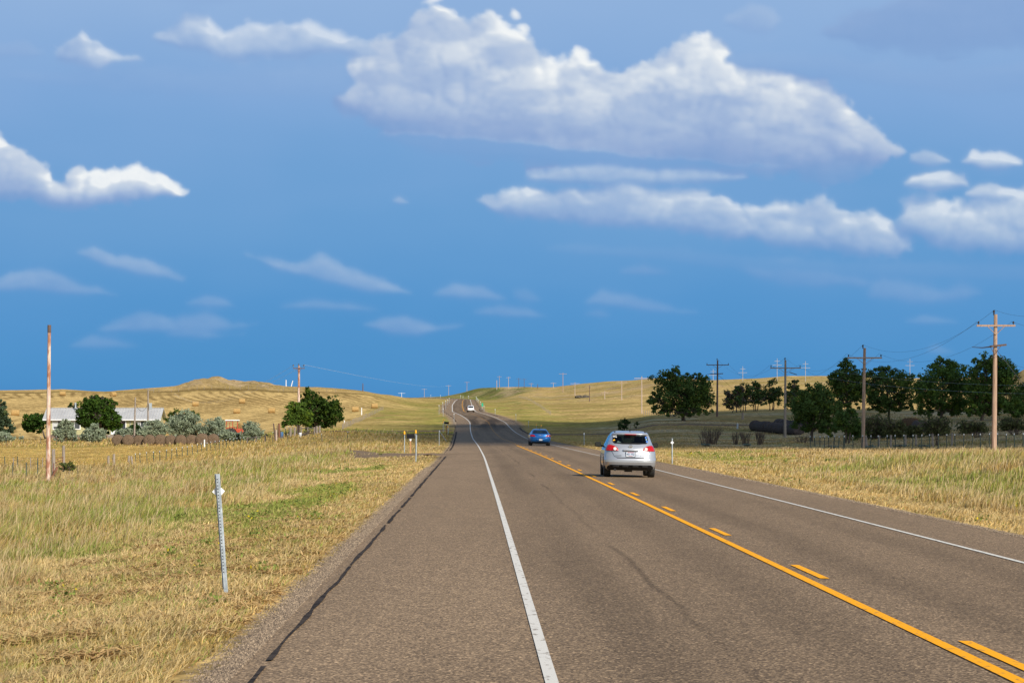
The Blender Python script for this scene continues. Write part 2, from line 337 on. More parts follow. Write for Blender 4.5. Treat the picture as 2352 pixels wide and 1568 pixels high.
# ------------------------------------------------------------------ sky: dome in front with clouds of its own
def build_sky():
    x0, x1, y0, y1, st = -420.0, 2760.0, -330.0, 1010.0, 3.4
    nx = int((x1 - x0) / st) + 1; ny = int((y1 - y0) / st) + 1; nz = 30; RZ = 95.0
    X = x0 + np.arange(nx) * st; Yp = y0 + np.arange(ny) * st
    XX, YY = np.meshgrid(X, Yp)
    # (upper outline, lower outline, opacity, rounding px, base grey)
    clouds = [
     ([(738,205),(762,160),(825,100),(880,78),(930,62),(965,24),(1000,6),(1060,30),(1130,40),(1200,55),(1225,88),(1260,128),(1310,130),(1350,145),(1430,160),(1470,142),(1500,122),(1560,95),(1600,74),(1640,66),(1672,100),(1720,135),(1760,116),(1800,130),(1850,168),(1900,174),(1940,215),(1980,258),(2030,290),(2075,350)],
      [(738,215),(790,268),(900,316),(1000,350),(1200,378),(1400,396),(1700,412),(1900,405),(2040,384),(2075,356)], 1.0, 64, 1.15),
     ([(870,300),(1000,290),(1300,320),(1700,360),(1900,385)], [(870,320),(1000,360),(1300,380),(1700,398),(1900,390)], .22, 30, 1.6),
     ([(-420,330),(-200,290),(-60,300),(0,312),(60,342),(110,375),(128,412),(200,384),(262,384),(322,373),(380,402),(425,442)], [(-420,480),(0,462),(110,470),(200,482),(300,462),(425,446)], .92, 38, .8),
     ([(122,112),(150,96),(190,68),(215,100),(262,108),(335,135)], [(122,140),(160,152),(220,172),(265,150),(335,142)], .55, 30, .5),
     ([(-80,110),(0,98),(60,92),(100,120)], [(-80,135),(0,140),(60,142),(100,128)], .2, 26, .5),
     ([(355,80),(400,50),(430,20),(480,40),(520,72),(570,46),(600,40),(660,52),(705,38),(760,62),(830,90),(900,110)], [(355,95),(450,128),(530,150),(620,138),(740,132),(830,140),(900,150)], .5, 34, .4),
     ([(300,-60),(420,-80),(560,-70),(640,-40)], [(300,-20),(380,10),(450,28),(560,10),(640,-20)], .16, 40, .4),
     ([(1082,466),(1105,442),(1140,450),(1165,438),(1212,414),(1290,430),(1400,425),(1500,422),(1600,428),(1655,440),(1700,470),(1735,500),(1760,530)], [(1082,470),(1130,490),(1220,510),(1400,524),(1560,536),(1700,560),(1760,545)], .64, 34, .7),
     ([(1690,470),(1760,458),(1830,464),(1890,446),(1950,480),(2010,478),(2060,510),(2092,556),(2100,575)], [(1690,540),(1760,570),(1900,586),(2050,592),(2100,582)], .62, 34, .7),
     ([(1215,398),(1300,372),(1400,366),(1500,378),(1640,384),(1725,406)], [(1215,410),(1300,428),(1500,428),(1650,424),(1725,412)], .48, 24, .6),
     ([(2085,352),(2120,342),(2150,348),(2185,368)], [(2085,372),(2130,388),(2185,378)], .5, 20, .5),
     ([(2205,370),(2235,340),(2260,344),(2300,340),(2352,366)], [(2205,376),(2270,396),(2352,384)], .6, 24, .5),
     ([(2075,420),(2092,400),(2150,392),(2215,394),(2226,420)], [(2075,430),(2140,442),(2226,430)], .6, 24, .5),
     ([(2215,440),(2270,418),(2330,430),(2345,452)], [(2215,452),(2290,466),(2345,458)], .6, 20, .5),
     ([(2055,520),(2060,470),(2090,440),(2170,444),(2220,450),(2352,440),(2500,420),(2760,440)], [(2055,540),(2120,570),(2230,590),(2400,594),(2760,590)], .62, 44, .7),
     ([(178,574),(215,568),(270,584),(330,592),(375,612),(420,640)], [(178,580),(240,612),(320,636),(420,648)], .3, 22, .5),
     ([(-100,640),(0,636),(70,612),(120,622),(190,648),(275,676)], [(-100,670),(0,674),(120,680),(275,684)], .3, 24, .5),
     ([(562,580),(600,592),(680,606),(735,586),(800,612),(850,622),(900,648),(950,668)], [(562,590),(640,626),(740,652),(850,676),(950,682)], .3, 24, .5),
     ([(425,694),(470,678),(510,682),(545,702)], [(425,700),(480,708),(545,706)], .22, 14, .5),
     ([(645,704),(720,684),(800,692),(880,710)], [(645,708),(740,714),(880,714)], .2, 14, .5),
     ([(992,672),(1045,648),(1110,656),(1172,684)], [(992,682),(1080,692),(1172,690)], .25, 18, .5),
     ([(1085,710),(1150,698),(1210,704),(1262,726)], [(1085,724),(1160,732),(1262,730)], .22, 14, .5),
     ([(1180,664),(1210,660),(1250,690)], [(1180,690),(1210,700),(1250,695)], .14, 14, .5),
     ([(836,742),(880,730),(935,722),(1000,742),(1070,742)], [(836,746),(880,766),(960,774),(1070,752)], .3, 15, .5),
     ([(225,754),(280,730),(330,714),(400,728),(470,716),(540,736),(590,740)], [(225,764),(330,768),(450,776),(590,748)], .24, 18, .5),
     ([(160,792),(210,768),(270,778),(330,792)], [(160,798),(240,804),(330,798)], .18, 14, .5),
     ([(380,764),(440,742),(500,764),(565,762)], [(380,776),(450,782),(565,770)], .2, 14, .5),
     ([(1345,690),(1380,664),(1440,668),(1500,690),(1610,714)], [(1345,700),(1420,712),(1500,722),(1610,722)], .22, 16, .5),
     ([(1345,718),(1375,708),(1410,724)], [(1345,724),(1375,732),(1410,728)], .2, 10, .5),
     ([(1425,618),(1475,602),(1545,622)], [(1425,628),(1480,636),(1545,630)], .2, 14, .5),
     ([(1650,600),(1720,590),(1800,584),(1880,590),(1960,612),(2020,645)], [(1650,610),(1750,650),(1860,668),(2020,662)], .2, 26, .7),
     ([(1990,650),(2030,628),(2100,640),(2160,660),(2210,648),(2255,668)], [(1990,690),(2080,704),(2160,704),(2255,680)], .2, 22, .6),
     ([(2075,734),(2120,722),(2200,738)], [(2075,742),(2130,746),(2200,742)], .18, 12, .5),
     ([(2130,800),(2150,786),(2200,808)], [(2130,812),(2160,816),(2200,812)], .12, 12, .5),
     ([(1655,40),(1700,14),(1745,0),(1800,40)], [(1655,60),(1720,92),(1770,90),(1800,60)], .24, 26, .5),
     ([(1860,66),(1940,36),(2040,0),(2200,-60),(2500,-90),(2760,-60)], [(1860,80),(2000,120),(2150,138),(2352,120),(2760,110)], .5, 40, 2.4),
     ([(902,458),(916,450),(938,464)], [(902,464),(918,470),(938,467)], .4, 8, .3),
     ([(0,170),(250,130),(500,150),(760,120),(900,190)], [(0,190),(300,230),(600,235),(800,240),(900,220)], .12, 50, .6),
     ([(1600,120),(1850,110),(2100,150),(2400,130),(2700,150)], [(1600,150),(1900,190),(2200,230),(2500,220),(2700,190)], .14, 50, 1.2),
     ([(1250,560),(1500,560),(1800,590),(2352,600),(2600,600)], [(1250,580),(1500,600),(1800,640),(2352,650),(2600,640)], .10, 30, .8),
     ([(150,-140),(500,-260),(900,-180)], [(150,-110),(500,-120),(900,-140)], .4, 60, .8),
     ([(1200,-140),(1700,-290),(2300,-180)], [(1200,-110),(1700,-120),(2300,-140)], .4, 60, .8),
    ]
    # domain warp so that outlines billow
    wx = (fbm(XX / 60, YY / 60, 11, 4) - .5) * 26 + (fbm(XX / 22, YY / 22, 61, 4) - .5) * 14
    wy = (fbm(XX / 60, YY / 60, 12, 4) - .5) * 18 + (fbm(XX / 22, YY / 22, 62, 4) - .5) * 13
    Q = np.full(XX.shape, -9.0); OP = np.zeros(XX.shape); BG = np.zeros(XX.shape); HF = np.zeros(XX.shape)
    for up, lo, op, rd, bgy in clouds:
        px = np.array([p[0] for p in up]); py = np.array([p[1] for p in up]); lx = np.array([p[0] for p in lo]); ly = np.array([p[1] for p in lo])
        a, b = px[0], px[-1]
        xs_ = np.linspace(a, b, 60); hh_ = float(np.max(np.interp(xs_, lx, ly) - np.interp(xs_, px, py))) / 2; rd = max(6.0, min(rd, .62 * hh_))
        sc_ = min(1.0, rd / 34.0)
        Xw = XX + wx * sc_; Yw = YY + wy * sc_
        t_ = np.interp(Xw, px, py); b_ = np.interp(Xw, lx, ly)
        dx = np.minimum(Xw - a, b - Xw)
        q = np.minimum(np.minimum((Yw - t_) / rd, (b_ - Yw) / (rd * .8)), dx / rd)
        q = np.where((t_ < b_), q, np.minimum(q, -.2))
        hf = np.clip((b_ - Yw) / np.maximum(b_ - t_, 4), 0, 1)
        better = q * (0.4 + op) > Q * (0.4 + OP)
        better = np.where(q > 0, (q > Q) | (Q < 0), q > Q)
        Q = np.where(better, q, Q); OP = np.where(better, op, OP); BG = np.where(better, bgy, BG); HF = np.where(better, hf, HF)
    OPs = np.array([_sm(r_, 9) for r_ in OP]); OPs = np.array([_sm(r_, 9) for r_ in OPs.T]).T
    BGs = np.array([_sm(r_, 9) for r_ in BG]); BGs = np.array([_sm(r_, 9) for r_ in BGs.T]).T
    Qc = np.clip(Q, -1, 1.0)
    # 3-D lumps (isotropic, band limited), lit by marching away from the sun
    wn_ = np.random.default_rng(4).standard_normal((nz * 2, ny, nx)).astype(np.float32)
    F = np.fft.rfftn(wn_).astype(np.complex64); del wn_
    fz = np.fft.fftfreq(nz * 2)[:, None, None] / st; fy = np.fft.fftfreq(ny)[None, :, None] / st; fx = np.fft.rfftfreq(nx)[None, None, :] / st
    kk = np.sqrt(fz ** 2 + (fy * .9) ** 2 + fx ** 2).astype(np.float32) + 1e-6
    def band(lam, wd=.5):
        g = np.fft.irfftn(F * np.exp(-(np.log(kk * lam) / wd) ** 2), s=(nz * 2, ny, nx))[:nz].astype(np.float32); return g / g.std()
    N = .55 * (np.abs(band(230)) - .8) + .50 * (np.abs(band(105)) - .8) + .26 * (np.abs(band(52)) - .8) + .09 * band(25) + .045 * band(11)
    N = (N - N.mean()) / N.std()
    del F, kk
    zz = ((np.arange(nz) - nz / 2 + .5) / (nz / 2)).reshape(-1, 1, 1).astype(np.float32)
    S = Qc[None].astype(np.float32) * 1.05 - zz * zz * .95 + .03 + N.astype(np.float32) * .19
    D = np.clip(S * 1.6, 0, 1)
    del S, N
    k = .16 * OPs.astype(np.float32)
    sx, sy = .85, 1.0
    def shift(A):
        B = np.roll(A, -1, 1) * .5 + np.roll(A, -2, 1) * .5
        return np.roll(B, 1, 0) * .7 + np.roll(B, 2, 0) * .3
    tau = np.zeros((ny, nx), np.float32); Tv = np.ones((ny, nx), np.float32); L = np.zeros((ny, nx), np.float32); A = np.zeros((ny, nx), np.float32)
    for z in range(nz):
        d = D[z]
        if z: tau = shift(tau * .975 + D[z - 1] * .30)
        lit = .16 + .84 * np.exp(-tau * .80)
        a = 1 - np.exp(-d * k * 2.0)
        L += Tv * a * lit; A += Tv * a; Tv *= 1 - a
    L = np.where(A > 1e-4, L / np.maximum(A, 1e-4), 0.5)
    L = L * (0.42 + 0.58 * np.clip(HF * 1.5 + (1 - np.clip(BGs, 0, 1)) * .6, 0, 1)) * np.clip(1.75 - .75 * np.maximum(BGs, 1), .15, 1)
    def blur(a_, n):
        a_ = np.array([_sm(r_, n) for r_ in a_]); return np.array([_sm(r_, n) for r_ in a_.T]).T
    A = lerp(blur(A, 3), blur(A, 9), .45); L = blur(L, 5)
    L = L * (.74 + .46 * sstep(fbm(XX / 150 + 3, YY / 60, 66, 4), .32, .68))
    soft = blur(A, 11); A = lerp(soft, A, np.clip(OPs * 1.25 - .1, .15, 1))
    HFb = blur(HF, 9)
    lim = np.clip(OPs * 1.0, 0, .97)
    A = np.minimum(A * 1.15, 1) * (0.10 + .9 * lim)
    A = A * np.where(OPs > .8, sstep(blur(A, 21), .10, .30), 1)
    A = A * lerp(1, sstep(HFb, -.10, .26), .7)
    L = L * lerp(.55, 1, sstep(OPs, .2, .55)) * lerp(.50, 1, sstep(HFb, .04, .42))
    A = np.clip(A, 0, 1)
    edge = sstep(XX, x0, x0 + 200) * (1 - sstep(XX, x1 - 200, x1)) * sstep(YY, y0, y0 + 120) * (1 - sstep(YY, y1 - 60, y1))
    A = A * edge
    # dome: dense where the clouds are, coarse around
    ex = np.concatenate([np.linspace(-11000, x0 - 100, 24), X, np.linspace(x1 + 100, 13000, 24)])
    ey = np.concatenate([np.linspace(-9000, y0 - 100, 20), Yp, np.linspace(y1 + 30, 1250, 4)])
    AX = np.zeros((len(ey), len(ex))); LX = np.full_like(AX, .5)
    AX[20:20 + ny, 24:24 + nx] = A; LX[20:20 + ny, 24:24 + nx] = L
    GX, GY = np.meshgrid((ex - VPX) / FV, (VPY - ey) / FV)
    V = np.stack([GX, np.ones_like(GX), GY], -1); V /= np.linalg.norm(V, axis=-1, keepdims=True)
    V *= 9000.0; V[..., 2] += EYE
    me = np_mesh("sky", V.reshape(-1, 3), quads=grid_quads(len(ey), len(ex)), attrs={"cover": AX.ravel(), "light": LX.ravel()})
    m = bpy.data.materials.new("sky"); m.use_nodes = True; nt = m.node_tree
    for n in list(nt.nodes): nt.nodes.remove(n)
    L_ = nt.links.new
    out = nt.nodes.new("ShaderNodeOutputMaterial"); em = nt.nodes.new("ShaderNodeEmission"); em.inputs[1].default_value = 1.0 / EXPO
    L_(em.outputs[0], out.inputs[0])
    tc = nt.nodes.new("ShaderNodeTexCoord")
    nrm = nt.nodes.new("ShaderNodeVectorMath"); nrm.operation = 'NORMALIZE'; L_(tc.outputs["Object"], nrm.inputs[0])
    sp = nt.nodes.new("ShaderNodeSeparateXYZ"); L_(nrm.outputs[0], sp.inputs[0])
    rp = nt.nodes.new("ShaderNodeValToRGB"); mr = nt.nodes.new("ShaderNodeMapRange"); mr.inputs[1].default_value = 0.0; mr.inputs[2].default_value = 0.5
    L_(sp.outputs[2], mr.inputs[0])
    # gentle unevenness of the veil
    nz_ = nt.nodes.new("ShaderNodeTexNoise"); nz_.inputs["Scale"].default_value = 9.0; nz_.inputs["Detail"].default_value = 3.0
    mpz = nt.nodes.new("ShaderNodeMapping"); mpz.inputs["Scale"].default_value = (1, 1, 2.4); L_(nrm.outputs[0], mpz.inputs[0]); L_(mpz.outputs[0], nz_.inputs["Vector"])
    ad = nt.nodes.new("ShaderNodeMath"); ad.operation = 'MULTIPLY_ADD'; ad.inputs[1].default_value = 0.10; L_(nz_.outputs[0], ad.inputs[0])
    sb = nt.nodes.new("ShaderNodeMath"); sb.operation = 'SUBTRACT'; sb.inputs[1].default_value = 0.05; L_(mr.outputs[0], ad.inputs[2]); L_(ad.outputs[0], sb.inputs[0])
    L_(sb.outputs[0], rp.inputs[0])
    el = rp.color_ramp.elements
    def s2l(h): 
        c = [int(h[i:i + 2], 16) / 255 for i in (0, 2, 4)]
        return tuple(((q + .055) / 1.055) ** 2.4 if q > .04045 else q / 12.92 for q in c)
    stops = [(0.0, '4a8ac5'), (.03, '4e91ca'), (.09, '5896ce'), (.16, '6b9fd2'), (.235, '80a8d8'), (.31, '91b2dc'), (.6, '84abd9'), (1.0, '6d98d0')]
    el[0].position = 0; el[0].color = (*s2l(stops[0][1]), 1); el[1].position = 1; el[1].color = (*s2l(stops[-1][1]), 1)
    for p_, h in stops[1:-1]:
        e = el.new(p_); e.color = (*s2l(h), 1)
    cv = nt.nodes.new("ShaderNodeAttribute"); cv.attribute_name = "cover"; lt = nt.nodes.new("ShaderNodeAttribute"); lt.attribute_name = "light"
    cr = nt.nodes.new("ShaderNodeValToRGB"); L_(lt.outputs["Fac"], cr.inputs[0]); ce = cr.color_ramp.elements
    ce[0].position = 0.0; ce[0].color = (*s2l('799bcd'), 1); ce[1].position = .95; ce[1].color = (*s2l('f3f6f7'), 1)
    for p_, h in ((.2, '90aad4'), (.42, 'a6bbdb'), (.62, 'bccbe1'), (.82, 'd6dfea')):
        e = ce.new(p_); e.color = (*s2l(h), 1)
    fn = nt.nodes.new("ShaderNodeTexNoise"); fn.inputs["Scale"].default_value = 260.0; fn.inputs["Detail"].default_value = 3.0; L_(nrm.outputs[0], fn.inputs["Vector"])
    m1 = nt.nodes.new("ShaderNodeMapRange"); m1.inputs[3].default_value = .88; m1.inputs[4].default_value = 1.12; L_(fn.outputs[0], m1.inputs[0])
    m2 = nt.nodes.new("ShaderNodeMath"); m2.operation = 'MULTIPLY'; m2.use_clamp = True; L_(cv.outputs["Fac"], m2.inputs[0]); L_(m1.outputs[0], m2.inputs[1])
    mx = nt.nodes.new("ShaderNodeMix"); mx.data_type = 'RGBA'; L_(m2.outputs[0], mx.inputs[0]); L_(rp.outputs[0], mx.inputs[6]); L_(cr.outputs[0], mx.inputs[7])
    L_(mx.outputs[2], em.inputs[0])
    m.cycles.emission_sampling = 'NONE'
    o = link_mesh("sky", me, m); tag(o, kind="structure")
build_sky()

# a cumulus cloud behind the camera: it shades the pasture and a band of the road
def build_cloud():
    H = 1300.0
    poly = [(1, 300), (1, 272), (8, 240), (20, 206), (34, 208), (50, 204), (80, 200), (120, 196), (175, 190), (175, 470), (120, 492), (90, 508), (52, 500), (34, 484), (22, 452), (10, 420), (4, 385), (0, 345)]
    P = np.array(poly, float)
    n = 64; xs = np.linspace(-70, 200, 90); ys = np.linspace(160, 530, 110)
    GX, GY = np.meshgrid(xs, ys)
    ins = np.zeros(GX.shape, bool); dist = np.full(GX.shape, 1e9)
    for i in range(len(P)):
        a, b = P[i], P[(i + 1) % len(P)]
        cr = ((a[1] > GY) != (b[1] > GY)) & (GX < (b[0] - a[0]) * (GY - a[1]) / (b[1] - a[1] + 1e-12) + a[0]); ins ^= cr
        ab = b - a; t = np.clip(((GX - a[0]) * ab[0] + (GY - a[1]) * ab[1]) / (ab @ ab), 0, 1)
        dist = np.minimum(dist, np.hypot(GX - a[0] - ab[0] * t, GY - a[1] - ab[1] * t))
    sd = np.where(ins, dist, -dist) + (fbm(GX / 22, GY / 26, 41, 4) - .5) * 26
    keep = sd > 0
    idx = -np.ones(GX.shape, int); off = np.array([SUN.x, SUN.y]) / SUN.z * H
    h = np.sqrt(np.clip(sd, 0, 60)) * 9 * (0.6 + fbm(GX / 30, GY / 30, 43, 4))
    V = []; F = []
    for sgn in (1, -1):
        base = len(V)
        for j in range(GX.shape[0]):
            for i in range(GX.shape[1]):
                V.append((GX[j, i] + off[0], GY[j, i] + off[1], H + (h[j, i] if sgn > 0 else -min(h[j, i], 12))))
        w = GX.shape[1]
        for j in range(GX.shape[0] - 1):
            for i in range(w - 1):
                if keep[j, i] or keep[j + 1, i] or keep[j, i + 1] or keep[j + 1, i + 1]:
                    q = (base + j * w + i, base + j * w + i + 1, base + (j + 1) * w + i + 1, base + (j + 1) * w + i)
                    F.append(q if sgn > 0 else q[::-1])
    me = np_mesh("cloud", np.array(V), quads=np.array(F))
    bm = bmesh.new(); bm.from_mesh(me); bmesh.ops.delete(bm, geom=[v for v in bm.verts if not v.link_faces], context='VERTS'); bm.to_mesh(me); bm.free()
    o = link_mesh("cloud", me, mat("cloud", (.85, .86, .88), rough=1.0, spec=0))
    tag(o, kind="structure")
build_cloud()

# ------------------------------------------------------------------ ground colour (dry grass, green flushes, cut hay rows, bare soil)
c_ = lambda *a: np.array(a)
STRAW, MOWN, TALL, GREEN, BROWN = c_(.47, .325, .115), c_(.54, .375, .15), c_(.40, .275, .09), c_(.19, .215, .045), c_(.27, .18, .08)
HAY, HAYD, SOIL, OLIVE = c_(.56, .385, .15), c_(.245, .158, .058), c_(.46, .33, .18), c_(.33, .265, .075)
def mixc(a, b, t):
    t = np.clip(np.asarray(t), 0, 1)[:, None]; return a * (1 - t) + b * t
def zones(x, y):
    d, lat = edge_d(x, y); Yc = np.maximum(y, 1.0); v = x / Yc * FV + VPX
    left = lat < 0
    xb = np.interp(y, [430, 440, 600, 850, 930], [-21, -21.6, -26, -29, -31])
    hayf = left * sstep(y, 432, 446) * (1 - sstep(y, 915, 935)) * sstep(xb - x, 0, 3)
    front = left * sstep(y, 232, 246) * (1 - sstep(y, 352, 366)) * sstep(-24 - (y - 240) * .05 - x, 0, 6)
    g = fbm(x / 7, y / 9, 71, 4)
    green = np.zeros_like(x)
    green += left * sstep(g, .49, .58) * sstep(d, 1.2, 3.5) * sstep(y, 38, 75) * (1 - sstep(y, 175, 230)) * .85
    green += left * sstep(fbm(x / 1.3, y / 1.6, 77, 3), .56, .68) * sstep(y, 0, 10) * (1 - sstep(y, 50, 90)) * .55 * sstep(d, .2, 1)
    gb = fbm(x / 2.2, y / 26, 78, 3)
    green += left * sstep(gb, .44, .60) * (sstep(d, 1.3, 1.9) * (1 - sstep(d, 2.9, 3.5)) + .8 * sstep(d, 6.2, 7.2) * (1 - sstep(d, 9, 11))) * sstep(y, 34, 60) * (1 - sstep(y, 165, 200)) * .8
    green += (~left) * sstep(g, .46, .62) * sstep(d, 2.6, 5.0) * (1 - sstep(d, 10, 16)) * (1 - sstep(y, 170, 220)) * .75
    green += np.exp(-(np.clip(d, 0, None) / np.where(left, 17, 22)) ** 2) * sstep(y, 420, 520) * (.15 + .85 * sstep(g, .40, .58)) * (1 - sstep(y, 1000, 1400) * .5) * (d > 1.5)
    green += left * sstep(y, 385, 400) * (1 - sstep(y, 440, 470)) * (1 - sstep(d, 28, 36)) * .85 * sstep(g, .2, .4)
    green += left * sstep(y, 560, 640) * (1 - sstep(y, 700, 780)) * sstep(d, 8, 12) * (1 - sstep(d, 18, 24)) * sstep(g, .44, .56) * .9
    green += (~left) * sstep(y, 700, 800) * sstep(g, .52, .62) * .35
    return d, lat, v, left, hayf, front, np.clip(green, 0, 1), g
def albedo(x, y):
    d, lat, v, left, hayf, front, green, g = zones(x, y)
    n1 = fbm(x / 3.1, y / 4.2, 81, 4); n2 = fbm(x / 26, y / 40, 82, 4); n3 = fbm(x / .7, y / .9, 83, 2)
    c = mixc(np.broadcast_to(STRAW, (len(x), 3)), TALL, sstep(n1, .35, .68))
    c = mixc(c, OLIVE, sstep(fbm(x / 5, y / 8, 86, 3), .45, .62) * .5 * (d > 3))
    mown = np.where(left, 1 - sstep(d + (n1 - .5) * 2.5, 4.0, 5.4), 1 - sstep(d + (n1 - .5) * 1.2, 1.9, 2.8)) * (1 - sstep(y, 230, 330))
    c = mixc(c, mixc(np.broadcast_to(MOWN, c.shape), STRAW * .85, sstep(n1, .4, .7)), mown)
    band = left * sstep(d + (n1 - .5) * 1.2, 3.3, 3.9) * (1 - sstep(d + (n1 - .5) * 1.2, 4.9, 5.8)) * (1 - sstep(y, 150, 190)); c = mixc(c, c_(.58, .43, .20), band * .8)
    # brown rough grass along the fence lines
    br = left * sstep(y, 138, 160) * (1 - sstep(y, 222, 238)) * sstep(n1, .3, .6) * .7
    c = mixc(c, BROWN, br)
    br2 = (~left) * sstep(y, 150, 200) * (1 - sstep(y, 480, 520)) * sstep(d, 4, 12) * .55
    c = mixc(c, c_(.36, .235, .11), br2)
    c = mixc(c, c_(.50, .385, .22), (~left) * sstep(y, 190, 215) * (1 - sstep(y, 470, 500)) * sstep(d, 8, 14) * sstep(fbm(x / 16, y / 13, 97, 3), .47, .60) * .8)
    c = mixc(c, c_(.25, .22, .075), (~left) * sstep(y, 190, 215) * (1 - sstep(y, 470, 500)) * sstep(d, 8, 14) * sstep(fbm(x / 20, y / 11, 98, 3), .54, .64) * .6)
    # distant hill pasture
    far = sstep(y, 480, 560) * (1 - hayf)
    hp = mixc(np.broadcast_to(c_(.49, .33, .135), c.shape), c_(.345, .24, .09), sstep(n2, .42, .6))
    c = mixc(c, hp, far * .85)
    # hay meadow with curved windrows
    ph = (x + 110 - 0.00055 * (y - 640) ** 2 + (fbm(x / 60, y / 120, 91, 2) - .5) * 8) / 3.4
    tri = np.abs((ph % 1.0) - .5) * 2
    wide = fbm(x / 38, y / 70, 92, 3)
    hay = mixc(np.broadcast_to(HAY, c.shape), HAYD, sstep(tri, .40, .8) * (.6 + .4 * sstep(wide, .3, .6)) * (.45 + .55 * sstep(fbm(x / 25, y / 90, 99, 3), .35, .6)))
    hay = mixc(hay, HAYD * 1.05, sstep(wide, .56, .70) * .45)
    hay = mixc(hay, HAY * 1.12, sstep(fbm(x / 4, y / 60, 93, 4), .52, .68) * .7)
    hay = mixc(hay, HAYD, sstep(n1, .55, .75) * .15)
    c = mixc(c, hay, hayf)
    fr = mixc(np.broadcast_to(c_(.50, .34, .105), c.shape), c_(.41, .27, .08), sstep(fbm(x / 9, y / 5, 94, 3), .4, .62))
    c = mixc(c, fr, front)
    # strip of rough grass above the meadow, field edge shadow line painted dark
    edge_shade = left * sstep(y, 925, 934) * (1 - sstep(y, 940, 950)); c = mixc(c, HAYD * .7, edge_shade * .8)
    # rocky knoll and bare cuts
    kn = left * sstep(y, 945, 975) * (1 - sstep(y, 1080, 1120)) * sstep(v, 400, 450) * (1 - sstep(v, 620, 690))
    rock = sstep(fbm(x / 4, y / 9, 95, 4), .46, .60)
    c = mixc(c, c_(.24, .17, .08), kn * .35); c = mixc(c, SOIL, kn * rock * .85)
    cut = (~left) * sstep(y, 1300, 1400) * (1 - sstep(y, 1750, 1900)) * (1 - sstep(v, 1190, 1240))
    c = mixc(c, c_(.105, .135, .04), cut * (.6 + .4 * sstep(g, .4, .6)))
    c = mixc(c, SOIL, cut * sstep(v + (g - .5) * 60, 1148, 1160) * (1 - sstep(v + (g - .5) * 60, 1182, 1195)) * sstep(y, 1330, 1400) * .9)
    ero = (~left) * sstep(fbm(x / 14, y / 30, 96, 4), .57, .66) * sstep(y, 900, 1050)
    c = mixc(c, SOIL * .9, ero * .6)
    c = mixc(c, mixc(np.broadcast_to(GREEN, c.shape), c_(.34, .29, .065), sstep(n1, .4, .62)), green * .85)
    # gravel spill beside the pavement
    gr = np.zeros_like(x)
    gr2 = (1 - sstep(d, .2, 2.2)) * sstep(y, 420, 520)
    c = mixc(c, c_(.23, .175, .135), np.maximum(gr, gr2 * .9))
    return c * (0.86 + .28 * n3)[:, None]

